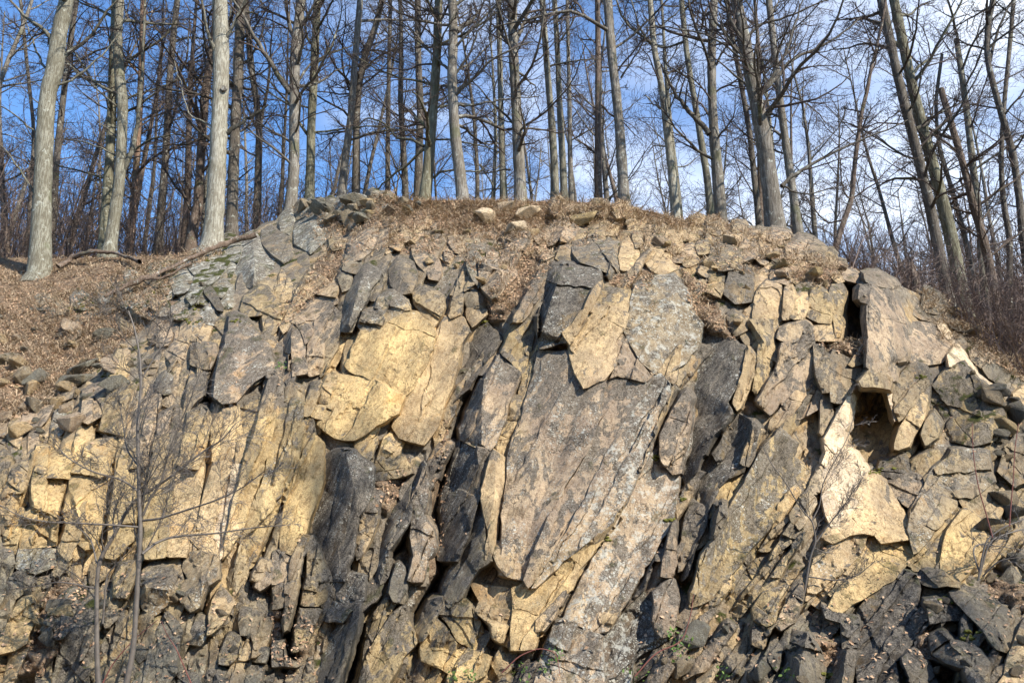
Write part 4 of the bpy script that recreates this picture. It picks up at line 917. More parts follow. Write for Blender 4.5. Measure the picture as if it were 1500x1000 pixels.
ccn = np.zeros(RX.shape + (4,)); ccd = np.zeros(RX.shape)
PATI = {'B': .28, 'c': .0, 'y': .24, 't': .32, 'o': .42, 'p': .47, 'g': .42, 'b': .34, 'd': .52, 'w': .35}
for r in RK:
    xs = [p[0] for p in r['out']]; ys = [p[1] for p in r['out']]
    i0, i1 = np.searchsorted(rx, [min(xs), max(xs)]); j0, j1 = np.searchsorted(ry, [min(ys), max(ys)])
    if i1 <= i0 or j1 <= j0: continue
    k = inside(RX[i0:i1, j0:j1], RY[i0:i1, j0:j1], r['out'])
    ccn[i0:i1, j0:j1] += k[..., None] * np.array(PAL[r['col']] + (PATI[r['col']] + .22 * r['fl'].count('k') - (.13 * r['fl'].count('s') if r['col'] in 'tyc' else -.06) - (.10 if r['kind'] == 'rock_column' and r['col'] in 'toyc' else 0),)); ccd[i0:i1, j0:j1] += k
ccn += .003 * np.array([.40, .32, .21, .4]); ccd += .003
bd_ = blur(ccd, 4); CF = np.stack([blur(ccn[..., k], 4) / bd_ for k in range(4)], -1)
def field_colour(x, y):
    return np.stack([rsample(CF[..., k], x, y) for k in range(4)], -1)
for r in RK:
    if not r['exp']:
        loc_h = float(rsample(HB, np.array([r['c'][0]]), np.array([r['c'][1]]))[0]); r['shift'] = (loc_h - r['h']) * .5
ROCK_OBJ = [build_rock(i, r) for i, r in enumerate(RK)]

# untraced broken rock between the traced pieces: irregular joint-bounded fragments
def clip(poly, a, b, c):
    out = []; n = len(poly)
    for i in range(n):
        p, q = poly[i], poly[(i + 1) % n]; dp = a * p[0] + b * p[1] - c; dq = a * q[0] + b * q[1] - c
        if dp <= 0: out.append(p)
        if (dp < 0 < dq) or (dq < 0 < dp): t = dp / (dp - dq); out.append((p[0] + (q[0] - p[0]) * t, p[1] + (q[1] - p[1]) * t))
    return out
def in_any(x, y, L):
    X, Y = np.array([x]), np.array([y]); return any(inside(X, Y, p)[0] for p, _ in L)
CW_, CH_ = 22.0, 80.0
FILL = []
for LN_, XA, XB, CW_, CH_ in ((math.radians(17), -100, 560, 21., 84.), (math.radians(27), 560, 860, 24., 105.), (math.radians(37), 860, 1600, 25., 115.)):
  cl, sl = math.cos(LN_), math.sin(LN_)
  seeds = []
  for a_ in range(-50, 90):
    for b_ in range(-25, 40):
        u = (a_ + R.uniform(.1, .9)) * CW_; v = (b_ + R.uniform(.1, .9)) * CH_
        x = 750 + u * cl - v * sl; y = 650 + u * sl * .25 + v * cl
        if -110 < x < 1620 and 250 < y < 1090: seeds.append((x, y, u, v))
  SU = np.array([(q[2] / CW_, q[3] / CH_) for q in seeds])
  for k, (x, y, u, v) in enumerate(seeds):
      if not (XA <= x < XB and -60 < x < 1570 and y < 1050) or y < ridge_y(x) + 14 or in_any(x, y, SOIL) or in_any(x, y, DEEP): continue
      U, V_ = SU[k]; poly = [(U - 1.6, V_ - 1.6), (U + 1.6, V_ - 1.6), (U + 1.6, V_ + 1.6), (U - 1.6, V_ + 1.6)]
      dd = np.hypot(SU[:, 0] - U, SU[:, 1] - V_)
      for q in np.argsort(dd)[1:22]:
          mx_, my_ = (SU[q] + SU[k]) / 2; na, nb3 = SU[q] - SU[k]; poly = clip(poly, na, nb3, na * mx_ + nb3 * my_)
      if len(poly) < 3: continue
      P = []
      for (U_, W_) in poly:
          uu, vv = U_ * CW_, W_ * CH_; P.append((750 + uu * cl - vv * sl, 650 + uu * sl * .25 + vv * cl))
      gx_, gy_ = np.meshgrid(np.linspace(min(p[0] for p in P), max(p[0] for p in P), 9), np.linspace(min(p[1] for p in P), max(p[1] for p in P), 9))
      kk = inside(gx_, gy_, P)
      cov = rsample(np.clip(den0, 0, 1), gx_[kk], gy_[kk]).mean() if kk.any() else 1
      free = (1 - cov) * kk.sum()
      if cov > .72 or min(p[1] - ridge_y(p[0]) for p in P) < 12: continue
      FILL.append((cov, P, x, y))

FILL.sort(key=lambda q: q[0])
print('FILL', len(FILL))
ZN = [(0, 430, 250, 800, 'rough tan fragment jammed between the pale organ-pipe columns and the left slope', 'fragments among the left columns', 'tyottp'),
      (-100, 520, 780, 1100, 'rough grey fragment wedged in the leafy rubble at the lower left', 'fragments at the lower left', 'BgootgtB'),
      (430, 760, 250, 560, 'small rough fragment wedged between the big blocks left of centre under the crest', 'fragments under the crest left of centre', 'tpgg'),
      (520, 800, 560, 1100, 'rough brown fragment wedged between the slabs in the lower centre left', 'fragments in the lower centre left', 'ogyptt'),
      (760, 1100, 250, 560, 'small rough fragment wedged among the crest boulders right of centre', 'fragments under the crest right of centre', 'tptg'),
      (800, 1150, 560, 1100, 'rough olive fragment wedged among the leaning slabs right of the giant column', 'fragments right of the giant column', 'ogpott'),
      (1100, 1320, 250, 700, 'rough tan fragment wedged around the upper tier and the tall pillar', 'fragments around the upper tier', 'tpog'),
      (1100, 1350, 700, 1100, 'rough grey brown fragment wedged below the white-cream lobe', 'fragments below the white-cream lobe', 'gobttg'),
      (1320, 1600, 250, 1100, 'rough grey fragment wedged between boulders on the shaded right side', 'fragments on the right side', 'gbot')]
for n_f, (cov, P, x, y) in enumerate(FILL[:285]):
    z = next((q for q in ZN if q[0] <= x < q[1] and q[2] <= y < q[3]), ZN[-1])
    q = dict(kind='boulder', cat='rock fragment', col=R.choice(z[6]), h=float(rsample(HB, np.array([x]), np.array([y]))[0]) - R.uniform(4, 15), fl='r' if R.random() < .3 else '', out=[(a, b, None) for a, b in P], rid=[], label=z[4], group=z[5])
    shape_rock(1000 + n_f, q); o = build_rock(1000 + n_f, q); o.name = 'rock_fragment'; ROCK_OBJ.append(o)
CREST = [([(425, 318), (470, 290), (560, 288), (600, 296), (560, 318), (500, 330), (450, 350)], 'wwgw', 'pale lichened block in the jagged left shoulder of the crest', 'pale blocks of the left shoulder', 15, 8),
 ([(480, 335), (560, 335), (660, 345), (740, 350), (800, 335), (820, 300), (900, 306), (1000, 330), (1120, 336), (1180, 356), (1235, 388), (1215, 420), (1120, 400), (1000, 392), (900, 345), (800, 375), (760, 372), (720, 405), (600, 350), (560, 372), (500, 372)], 'tptpogtg', 'small angular block in the broken rock just under the crest', 'broken blocks under the crest', 17, 16),
 ([(110, 440), (150, 420), (250, 385), (300, 372), (345, 352), (350, 385), (330, 470), (290, 500), (240, 460), (180, 452)], 'wwbgw', 'mossy pale grey block in the ridge of rock below the fallen logs', 'mossy blocks below the fallen logs', 20, 16)]
nc = 0
for poly, cols, lab, grp, cell, hh_ in CREST:
    xs = [p[0] for p in poly]; ys = [p[1] for p in poly]; sd = []
    for a_ in range(int((max(xs) - min(xs)) / cell) + 3):
        for b_ in range(int((max(ys) - min(ys)) / cell / .85) + 3):
            sd.append((min(xs) - cell + (a_ + R.uniform(0, 1)) * cell, min(ys) - cell + (b_ + R.uniform(0, 1)) * cell * .85))
    SD = np.array(sd)
    for k, (x, y) in enumerate(sd):
        if not inside(np.array([x]), np.array([y]), poly)[0] or y < ridge_y(x) + 3: continue
        if rsample(np.clip(den0, 0, 1), np.array([x]), np.array([y]))[0] > .5 or R.random() < .14: continue
        P = [(x - 26, y - 26), (x + 26, y - 26), (x + 26, y + 26), (x - 26, y + 26)]
        for q in np.argsort(np.hypot(SD[:, 0] - x, SD[:, 1] - y))[1:18]:
            mx_, my_ = (SD[q] + SD[k]) / 2; na, nb3 = SD[q] - SD[k]; P = clip(P, na, nb3, na * mx_ + nb3 * my_)
        if len(P) < 3: continue
        q = dict(kind='boulder', cat='stone', col=R.choice(cols), h=hh_ + R.uniform(-10, 30), fl=('lm' if 'w' in cols else ''), out=[(a, b, None) for a, b in P], rid=[], label=lab, group=grp)
        shape_rock(2000 + nc, q); o = build_rock(2000 + nc, q); o.name = 'stone'; ROCK_OBJ.append(o); nc += 1
print('CREST', nc)

# ------------------------------------------------------------------ cliff body and hillside (one height field, split by cover)
def body_height(x, y):
    f1, c1, e1 = facet(x, y, 30, 74, -LEAN, 21)
    f2, c2, e2 = facet(x, y, 13, 24, -LEAN * .8, 22)
    h = rsample(HB, x, y) - 27 + f1 * 8 + f2 * 3
    h = h + fbm(x / 7, y / 9, 5, 3) * 5
    soil = np.zeros(x.shape)
    wob = fbm(x / 22, y / 22, 77, 3) * 26
    for poly, hs in UNDER + SOIL:
        ins = inside(x, y, poly); d = edge_dist(x, y, poly); sd = np.where(ins, d, -d) + wob * .5
        wgt = np.clip((sd + 7) / 14, 0, 1); wgt = wgt * wgt * (3 - 2 * wgt)
        hh = hs + fbm(x / 50, y / 26, 31, 4) * 60 + fbm(x / 11, y / 8, 32, 3) * 16 - 9 * np.abs(fbm(x / 24, y / 14, 35, 3)) * 4
        h = h * (1 - wgt) + hh * wgt; soil = np.maximum(soil, wgt)
    for poly, hs in DEEP:
        ins = inside(x, y, poly); d = edge_dist(x, y, poly); sd = np.where(ins, d, -d)
        wgt = np.clip((sd + 5) / 8, 0, 1); h = np.minimum(h, h * (1 - wgt) + hs * wgt)
    return h, soil
BH, BS = body_height(PX, PY)
fade = np.clip((PY - ridge_y(PX)) / 8, 0.8, 1)          # settle onto the crest line
BH = BH * fade
BP = ray(PX, PY, depth(PX, PY) - BH / 100)
# plateau behind the crest
back = [0.5, 1.2, 2.2, 4, 7, 11, 17, 26, 40, 70, 140, 300]
xb = BP[:, 0, :]
ext = []
for kb, dk in enumerate(reversed(back)):
    q = xb.copy(); sc_ = (q[:, 1] + dk) / q[:, 1]
    q[:, 0] *= sc_; q[:, 1] += dk
    q[:, 2] += -0.03 * min(dk, 3) + 0.06 * max(0, min(dk, 40) - 3) + fbm(q[:, 0] / 3, q[:, 1] / 3, 8, 3) * .5 * min(1, dk / 3)
    ext.append(q[:, None, :])
ALL = np.concatenate(ext + [BP], axis=1); NT = ALL.shape[1]; nb_ = len(back)
SO = np.concatenate([np.ones((NX, nb_)), BS], axis=1)
ii = np.arange(NX * NT).reshape(NX, NT)
quads = np.stack([ii[:-1, :-1], ii[:-1, 1:], ii[1:, 1:], ii[1:, :-1]], -1).reshape(-1, 4)
sf = ((SO[:-1, :-1] + SO[1:, 1:]) / 2).reshape(-1) > .5
AV = ALL.reshape(-1, 3)
def sub(verts, q):
    u, inv = np.unique(q.ravel(), return_inverse=True)
    return verts[u], inv.reshape(q.shape)
v_, q_ = sub(AV, quads[sf]); hill = link('hillside', new_mesh('hillside', v_, q_, M_SOIL, smooth=True), kind='structure')
v_, q_ = sub(AV, quads[~sf]); cliff = link('cliff', new_mesh('cliff', v_, q_, M_BED, smooth_angle=math.radians(30)), kind='structure')
# ground in front of the cliff; unseen rise behind the camera added to cut skylight
bot = BP[:, -1, :]
gnd = [bot]
for k_, (yy, zz) in enumerate([(5.5, -1.75), (3, -1.8), (0, -1.85), (-8, -1.7), (-25, 4), (-45, 16), (-80, 44), (-160, 70), (-400, 80)]):
    q = bot.copy(); q[:, 1] = yy; q[:, 0] = bot[:, 0] * (1 + (7 - yy) * .05); q[:, 2] = zz + fbm(q[:, 0] / 2, q[:, 1] / 2, 4, 3) * .25
    gnd.append(q)
G_ = np.stack(gnd, 1); ng = G_.shape[1]; ii = np.arange(NX * ng).reshape(NX, ng)
link('ground', new_mesh('ground', G_.reshape(-1, 3), np.stack([ii[:-1, :-1], ii[:-1, 1:], ii[1:, 1:], ii[1:, :-1]], -1).reshape(-1, 4), M_SOIL, smooth=True), kind='structure')

# a searchable copy of every rock surface, for standing things on it
def bvh_of(objs):
    V, Fc = [], []
    for o in objs:
        off = len(V); mw = o.location
        V += [(v.co.x + mw.x, v.co.y + mw.y, v.co.z + mw.z) for v in o.data.vertices]
        Fc += [tuple(q + off for q in p.vertices) for p in o.data.polygons]
    return BVHTree.FromPolygons(V, Fc, all_triangles=False)
BV = bvh_of([hill, cliff] + ROCK_OBJ)
BVS = bvh_of([hill])
def pick(px, py, bv=BV):
    d = Vector(ray(px, py, 10.0)).normalized()
    return bv.ray_cast(Vector((0, 0, 0)), d, 60)

# ------------------------------------------------------------------ loose stones
STZ = [([(425, 318), (450, 300), (500, 290), (600, 290), (640, 300), (560, 318), (480, 335)], 26, (10, 26), 'wwg', 'loose pale lichened stone heaped on the left shoulder of the crest', 'loose stones on the left shoulder'),  # polygon, count, size range (px), colours, label, group
 ([(430, 312), (560, 298), (700, 302), (860, 305), (1000, 335), (1150, 350), (1240, 395), (1200, 425), (1120, 400), (1000, 385), (900, 350), (780, 345), (640, 345), (520, 340)], 40, (6, 24), 'ttpcoo', 'small angular tan stone strewn in the brown soil just under the crest', 'small tan stones under the crest'),
 ([(590, 340), (650, 345), (800, 350), (790, 420), (720, 460), (700, 400), (600, 390)], 8, (5, 14), 'tptco', 'small broken tan stone in the brown bank above the dark block', 'broken stones in the brown bank'),
 ([(120, 425), (200, 430), (330, 375), (345, 400), (300, 470), (240, 470), (180, 445)], 5, (6, 16), 'wwbgw', 'mossy grey stone in the scree below the fallen logs', 'mossy scree stones'),
 ([(0, 440), (230, 480), (270, 560), (140, 600), (80, 650), (0, 660)], 54, (7, 28), 'ppgwt', 'weathered stone half buried in the dry grass of the left slope', 'half buried stones on the left slope'),
 ([(0, 840), (150, 830), (420, 860), (480, 940), (440, 1000), (0, 1000)], 14, (8, 24), 'bbgwo', 'grey broken stone in the leafy rubble at the bottom left', 'rubble stones at the bottom left'),
 ([(1350, 450), (1420, 460), (1500, 560), (1500, 860), (1450, 850), (1455, 680), (1420, 560)], 26, (8, 30), 'bgbgto', 'grey brown stone tumbled down the shaded right slope', 'tumbled stones on the right slope'),
 ([(1000, 900), (1100, 880), (1180, 960), (1180, 1000), (960, 1000)], 9, (10, 28), 'ogbw', 'small olive grey stone at the foot of the cliff, bottom right of centre', 'stones at the foot of the cliff'),
 ([(1340, 860), (1500, 930), (1500, 990), (1350, 1000)], 7, (10, 24), 'bbg', 'dark grey stone wedged in the lower right boulder pile', 'stones wedged in the lower right pile'),
 ([(1000, 390), (1090, 380), (1100, 480), (1060, 490), (1010, 440)], 8, (6, 17), 'tpot', 'small tan stone in the litter gully left of the upper tier', 'stones in the litter gully'),
]
def stone_mesh(rr, k):
    bm = bmesh.new()
    for q in range(rr.randint(10, 15)):
        a = Vector((rr.gauss(0, 1), rr.gauss(0, 1), rr.gauss(0, 1))).normalized()
        bm.verts.new((a.x * rr.uniform(.8, 1.2), a.y * rr.uniform(.7, 1.1), a.z * rr.uniform(.5, .85)))
    res = bmesh.ops.convex_hull(bm, input=bm.verts)
    for v in [v for v in bm.verts if not v.link_faces]: bm.verts.remove(v)
    bmesh.ops.bevel(bm, geom=list(bm.edges), offset=.05, segments=1, affect='EDGES')
    me = bpy.data.meshes.new('stone'); bm.to_mesh(me); bm.free(); me.materials.append(M_STONE); return me
STM = [stone_mesh(R, k) for k in range(26)]
STONES = []
for poly, cnt, (s0, s1), cols, lab, grp in STZ:
    xs = [p[0] for p in poly]; ys = [p[1] for p in poly]; c = 0; tries = 0
    while c < cnt and tries < cnt * 40:
        tries += 1
        x, y = R.uniform(min(xs), max(xs)), R.uniform(min(ys), max(ys))
        if not inside(np.array([x]), np.array([y]), poly)[0]: continue
        hit = pick(x, y)
        if hit[0] is None: continue
        loc, nrm_, _, dist = hit
        if nrm_.z < .05: continue
        s = (s0 + (s1 - s0) * R.random() ** 1.8) * loc.y / F * .95
        o = link('stone', STM[R.randrange(26)], label=lab, cat='stone', group=grp, loc=loc + nrm_ * s * .2)
        o.rotation_euler = (R.uniform(-.6, .6), R.uniform(-.6, .6), R.uniform(0, 6.28))
        o.scale = (s * R.uniform(.8, 1.35), s * R.uniform(.8, 1.2), s * R.uniform(.7, 1.3))
        cc = PAL[R.choice(cols)]; j = R.uniform(.8, 1.15); o.color = (cc[0] * j, cc[1] * j, cc[2] * j, 1)
        o['lichen'] = .6 if 'w' in cols else .1; o['patina'] = .18; o['moss'] = .55 if 'mossy' in lab else .12; o['vein'] = 0.0
        STONES.append(o); c += 1

# ------------------------------------------------------------------ tubes: trunks, limbs, twigs
class Tubes:
    def __init__(s): s.V = []; s.F = []; s.n = 0
    def add(s, pts, rad, k=4, wob=0.0, cap=True):
        pts = np.asarray(pts, float); rad = np.asarray(rad, float); n = len(pts)
        t = np.gradient(pts, axis=0); t /= np.maximum(np.linalg.norm(t, axis=1, keepdims=True), 1e-9)
        up = np.array([0.13, 1.0, 0.07]); 
        if abs(t[0] @ up) > .95: up = np.array([1.0, 0, .1])
        a = np.cross(t, up); a /= np.maximum(np.linalg.norm(a, axis=1, keepdims=True), 1e-9); b_ = np.cross(t, a)
        th = np.arange(k) * 2 * math.pi / k
        rr = rad[:, None] * np.ones(k)[None, :]
        if wob: rr = rr * (1 + wob * (hash2(np.arange(n)[:, None] * 1.7, np.arange(k)[None, :] * 2.3, s.n % 97) - .5) + wob * .8 * np.sin(th * 2 + np.arange(n)[:, None] * .25))
        V = pts[:, None, :] + rr[..., None] * (np.cos(th)[None, :, None] * a[:, None, :] + np.sin(th)[None, :, None] * b_[:, None, :])
        s.V.append(V.reshape(-1, 3))
        i = np.arange(n - 1)[:, None] * k + np.arange(k)[None, :]; j = np.arange(n - 1)[:, None] * k + (np.arange(k)[None, :] + 1) % k
        q = np.stack([i, j, j + k, i + k], -1).reshape(-1, 4) + s.n
        s.F.append(q); s.n += n * k
    def mesh(s, name, m, smooth=True):
        return new_mesh(name, np.concatenate(s.V), np.concatenate(s.F), m, smooth=smooth)

def wander(rr, p, d, L, n, wig, up, out=None):
    pts = [p]; d = np.array(d, float); d /= np.linalg.norm(d)
    for k in range(n):
        d = d + np.array([rr.gauss(0, wig), rr.gauss(0, wig), rr.gauss(0, wig) + up]); d /= np.linalg.norm(d)
        p = p + d * (L / n); pts.append(p)
    return np.array(pts)
def sprout(rr, T, pts, r0, r1, lvl, nchild, Lk, minr=.0035, t0=.15, scale=1.0, up=.03, spread=1.0):
    """children along a polyline, recursive"""
    n = len(pts)
    seg = np.linalg.norm(np.diff(pts, axis=0), axis=1); tot = seg.sum()
    for c in range(nchild):
        t = t0 + (1 - t0) * (c + rr.random()) / nchild
        f = t * (n - 1); i = min(int(f), n - 2); p = pts[i] + (pts[i + 1] - pts[i]) * (f - i)
        d = pts[i + 1] - pts[i]; d = d / max(np.linalg.norm(d), 1e-9)
        a = np.array([rr.gauss(0, 1), rr.gauss(0, 1), rr.gauss(0, .6)]); a -= d * (a @ d); a /= max(np.linalg.norm(a), 1e-9)
        ang = rr.uniform(.5, 1.05) * spread
        dd = d * math.cos(ang) + a * math.sin(ang)
        rb = max(minr, (r0 + (r1 - r0) * t) * rr.uniform(.45, .7))
        L = tot * Lk * rr.uniform(.55, 1.15) * (1.15 - .6 * t)
        m = 6 if lvl > 1 else 4
        q = wander(rr, p, dd, L, m, .16, up)
        T.add(q, np.linspace(rb, max(minr * .7, rb * .3), m + 1), 5 if rb > .03 else (4 if rb > .012 else 3))
        if lvl > 1: sprout(rr, T, q, rb, rb * .3, lvl - 1, max(3, int(nchild * .8)) if lvl > 2 else 4, .55, minr, .15, scale, up, spread)

TREES = r'''
17.3 28 25 21|58,400 62,290 66,180 71,130 80,106 86,50 98,0 112,-90 120,-200|pale|thick pale trunk leaning right near the left edge, standing on the leafy slope
24 11 8|78,300 83,230 94,132 100,80 112,0 125,-120|dark|dark thin trunk half hidden behind the pale left-edge trunk
20 16 13|152,372 155,310 160,248 163,180 165,120 170,0 176,-150|dgreen|darker mossy-footed trunk, left of a twisted pale pair
18.5 19 13|160,372 166,330 176,260 179,180 180,150 174,100 172,50 176,0 180,-150|pale|pale bumpy trunk with a fork at mid height, fourth from the left
25 11 9|190,374 194,310 200,240 205,150 208,80 210,0 214,-120|orange|orange-brown trunk behind the forked pale trunk
24 13 8|231,372 236,310 242,240 247,150 248,120 254,52 262,-20 268,-140|dark|slender brown trunk alone in the gap left of the broken-topped one
21 17 11|279,370 283,330 290,304 293,250 296,200 301,130 308,90 312,60|brown|crooked brown trunk just left of the thickest pale trunk
17 29 22|311,362 315,300 319,240 321,180 324,120 324,60 322,0 318,-100 312,-220|palest|thickest near-white trunk with a knot and a dark broken limb
19 18 14|339,352 341,270 344,200 347,140 350,80 353,0 358,-150|dark|dark straight trunk immediately right of the thickest pale trunk
23 12 9|376,345 378,260 380,190 376,150 368,100 362,20 350,-80|dark|slim forked trunk behind the broken limb
18.5 19 14|424,322 429,270 431,240 431,160 432,80 438,30 444,-40 452,-180|grey|grey trunk with a big limb rising to the left, beside the crest boulders
20 15 12|453,304 455,240 456,180 460,110 461,80 465,0 468,-150|dgreen|straight darker trunk right of the big-limbed grey trunk
20 13 9|499,300 506,230 514,172 519,100 524,40 528,0 534,-150|grey|left trunk of a narrow crossing pair on the left half of the crest
22 13 9|521,296 522,240 522,172 526,120 535,80 550,40 560,0 575,-120|dark|right trunk of a narrow crossing pair on the left half of the crest
25 8 6|568,292 568,200 570,88 572,0 573,-120|dark|thin dark pole trunk in a sky gap left of centre
22 13 10|612,294 614,220 616,160 612,80 612,0 610,-120|dark|dark trunk standing close behind the mossy leaning one
18 19 12|622,296 627,250 631,200 636,140 640,80 641,40 643,0 648,-140|dgreen|mossy dark trunk leaning right with low branches to the left
17.5 19 13|679,300 672,240 666,192 663,140 662,112 664,60 664,24 661,0 655,-140|grey|trunk leaning left that forks near the picture top, left of centre
22 11 8|738,296 736,240 734,176 732,80 730,0 728,-120|pale|thin pale trunk right of the left-leaning forked one
18 19 15|763,302 761,250 758,192 755,130 752,80 750,0 744,-140|grey|sturdy grey trunk with a reddish fork limb, centre of the crest
21 13 9|813,298 812,240 808,176 803,120 800,80 794,0 784,-140|pale|pale trunk, left one of two close together right of centre
23 11 8|827,298 824,230 820,160 818,110 816,60 812,0 806,-120|pale|pale trunk, right one of two close together right of centre
26 8 6|837,298 835,220 834,140 832,60 830,-80|grey|thin grey stem behind the two close pale trunks
23 12 8|877,302 876,230 876,160 876,60 875,0 874,-120|brown|reddish brown trunk behind a twiggy bush on the crest
18 17 14|915,305 911,240 908,192 902,130 896,80 890,0 880,-150|grey|clean branchless grey trunk right of the reddish brown one
18.5 14 8|991,328 984,250 976,180 968,120 958,72 952,0 944,-140|palest|bright pale slender trunk against white cloud
22 12 8|1043,330 1036,260 1026,200 1016,140 1006,80 998,0 990,-130|pale|pale trunk crossed by a thick bent limb
19 18 12|1057,330 1052,260 1046,200 1043,140 1042,80 1046,0 1050,-140|grey|grey trunk throwing a thick bent limb to the upper left
22 10 7|1113,338 1105,260 1098,192 1085,120 1070,40 1062,-40|dark|dark thin trunk touching the left side of the biggest right trunk
16.5 28 18|1137,342 1128,270 1118,200 1110,160 1100,110 1094,80 1084,30 1078,0 1062,-140|dgrey|biggest dark rugged trunk on the right with many spreading limbs
19 13 10|1170,342 1158,260 1147,180 1138,110 1131,45 1126,0 1116,-140|grey|smooth grey trunk just right of the biggest dark trunk
17 9 5|1222,372 1232,335 1248,292 1252,240 1257,202 1263,160 1270,135 1276,100 1282,80|brown|small crooked young tree growing from the crest rocks at the right
18 16 13|1393,456 1376,370 1360,292 1340,210 1320,135 1304,60 1291,0 1268,-140|dark|left dark trunk of a parallel leaning pair at the right
18.5 19 14|1414,456 1394,350 1374,270 1355,200 1338,135 1322,60 1309,0 1288,-140|dgreen|right greenish trunk of a parallel leaning pair at the right
19 14 9|1464,470 1450,390 1437,337 1425,300 1414,252 1396,190 1378,130|brown|leaning dark trunk snapped off at the top, far right
22 11 9|1441,400 1432,300 1423,225 1412,130 1401,58|pale|thin pale trunk snapped off high up, far right
20 11 8|1499,345 1492,280 1484,225 1462,150 1446,90 1446,40 1455,0 1470,-120|dark|wavy dark trunk at the far right edge
21 8 5|1432,440 1412,340 1392,270 1380,230 1374,205 1370,150 1380,80|dark|thin crooked stem between the leaning pair and the snapped trunk
24 9 7|12,384 8,330 4,280 0,232 -6,150 -14,0|brown|thin brown stem cut by the left picture edge
26 7 5|40,372 44,300 48,240 50,190 40,100 30,0|dark|thin dark stem left of the pale left-edge trunk
21 9 6|1478,440 1480,350 1470,300 1466,240 1470,160 1480,60 1490,-60|dark|thin dark stem before the far right edge
'''
BARK = {'pale': (.27, .26, .205), 'palest': (.38, .365, .30), 'grey': (.265, .245, .21), 'dark': (.165, .145, .12), 'dgrey': (.22, .20, .17), 'dgreen': (.23, .22, .155),
        'brown': (.20, .155, .125), 'orange': (.30, .20, .14)}
LIMBS = {  # traced limbs by tree number: polyline px, start width px
 0: [([(70, 130), (95, 118), (125, 92), (150, 60), (170, 20), (180, -30)], 4), ([(76, 112), (50, 80), (30, 40), (10, 0), (-5, -40)], 4), ([(64, 200), (40, 185), (10, 160), (-30, 150)], 3), ([(50, 282), (30, 250), (10, 220), (-15, 200)], 3)],
 3: [([(180, 250), (196, 215), (202, 168), (206, 100), (212, 0), (216, -100)], 8), ([(176, 232), (150, 215), (110, 200), (80, 193)], 3), ([(174, 158), (150, 140), (130, 126)], 3), ([(176, 212), (160, 190), (145, 178)], 2.5)],
 6: [([(296, 200), (288, 170), (282, 140), (278, 80), (270, 20)], 5)],
 7: [([(329, 197), (336, 184), (348, 172), (352, 160), (366, 146), (380, 129)], 8), ([(318, 85), (312, 60), (308, 20), (304, -40)], 6), ([(312, 186), (290, 172), (270, 160), (255, 110), (240, 70)], 3)],
 9: [([(380, 190), (388, 160), (398, 125), (402, 90), (408, 40)], 6), ([(382, 190), (400, 176), (412, 172)], 2.5)],
 10: [([(426, 136), (410, 116), (398, 96), (380, 68), (368, 46), (352, 20), (330, -20)], 9), ([(436, 120), (450, 95), (470, 80), (500, 68), (520, 55)], 4), ([(433, 60), (424, 40), (420, 0), (414, -60)], 8)],
 13: [([(530, 105), (550, 80), (580, 60), (610, 20)], 4), ([(526, 130), (560, 110), (590, 80)], 3)],
 16: [([(622, 215), (600, 198), (580, 195), (560, 165), (530, 150), (510, 165)], 5), ([(622, 218), (590, 238), (560, 255), (540, 265)], 5), ([(633, 260), (650, 250), (680, 250), (710, 252), (704, 244)], 4), ([(622, 205), (655, 200), (700, 203), (730, 210)], 3)],
 17: [([(662, 106), (650, 90), (636, 70), (615, 45), (590, 20), (570, -10)], 5), ([(668, 45), (690, 20), (700, -10)], 9), ([(668, 154), (690, 150), (720, 140), (760, 132), (790, 125)], 4), ([(666, 108), (690, 85), (700, 60), (725, 40), (745, 10)], 4)],
 19: [([(748, 66), (738, 52), (732, 35), (730, 0), (726, -50)], 6), ([(752, 62), (764, 40), (772, 10), (780, -20)], 8), ([(748, 248), (720, 244), (700, 238)], 3)],
 24: [([(909, 115), (925, 95), (940, 75), (945, 55)], 3)],
 25: [([(958, 72), (945, 50), (935, 30), (925, -10)], 5), ([(968, 160), (960, 145), (950, 125)], 3)],
 27: [([(1040, 196), (1028, 182), (1014, 172), (1000, 155), (986, 138), (975, 115), (968, 100)], 9), ([(1046, 98), (1058, 80), (1068, 68)], 4)],
 29: [([(1105, 120), (1088, 90), (1060, 70), (1030, 55), (980, 48), (940, 50)], 4), ([(1120, 130), (1140, 110), (1165, 80), (1200, 65), (1240, 40), (1270, 15)], 7), ([(1145, 272), (1160, 258), (1190, 240), (1225, 222), (1260, 205), (1300, 190), (1330, 175)], 6),
      ([(1145, 270), (1160, 280), (1185, 284), (1215, 275), (1240, 268)], 3), ([(1092, 60), (1110, 38), (1150, 30), (1190, 15), (1230, 0)], 5), ([(1118, 150), (1150, 140), (1170, 145), (1195, 160), (1210, 180)], 3), ([(1098, 100), (1075, 85), (1055, 75), (1040, 50)], 3),
      ([(1112, 145), (1135, 105), (1150, 80), (1160, 40), (1175, 0)], 6)],
 31: [([(1246, 292), (1232, 290), (1222, 275), (1216, 250)], 3), ([(1257, 202), (1285, 190), (1310, 170)], 2.5), ([(1238, 320), (1218, 322), (1206, 300), (1196, 270)], 3)],
 36: [([(1486, 225), (1500, 205), (1520, 190)], 4), ([(1450, 90), (1462, 50), (1480, 10), (1500, -20)], 5)],
}
ROOT = []
def px_width(wpx, D): return wpx * D / F / 2
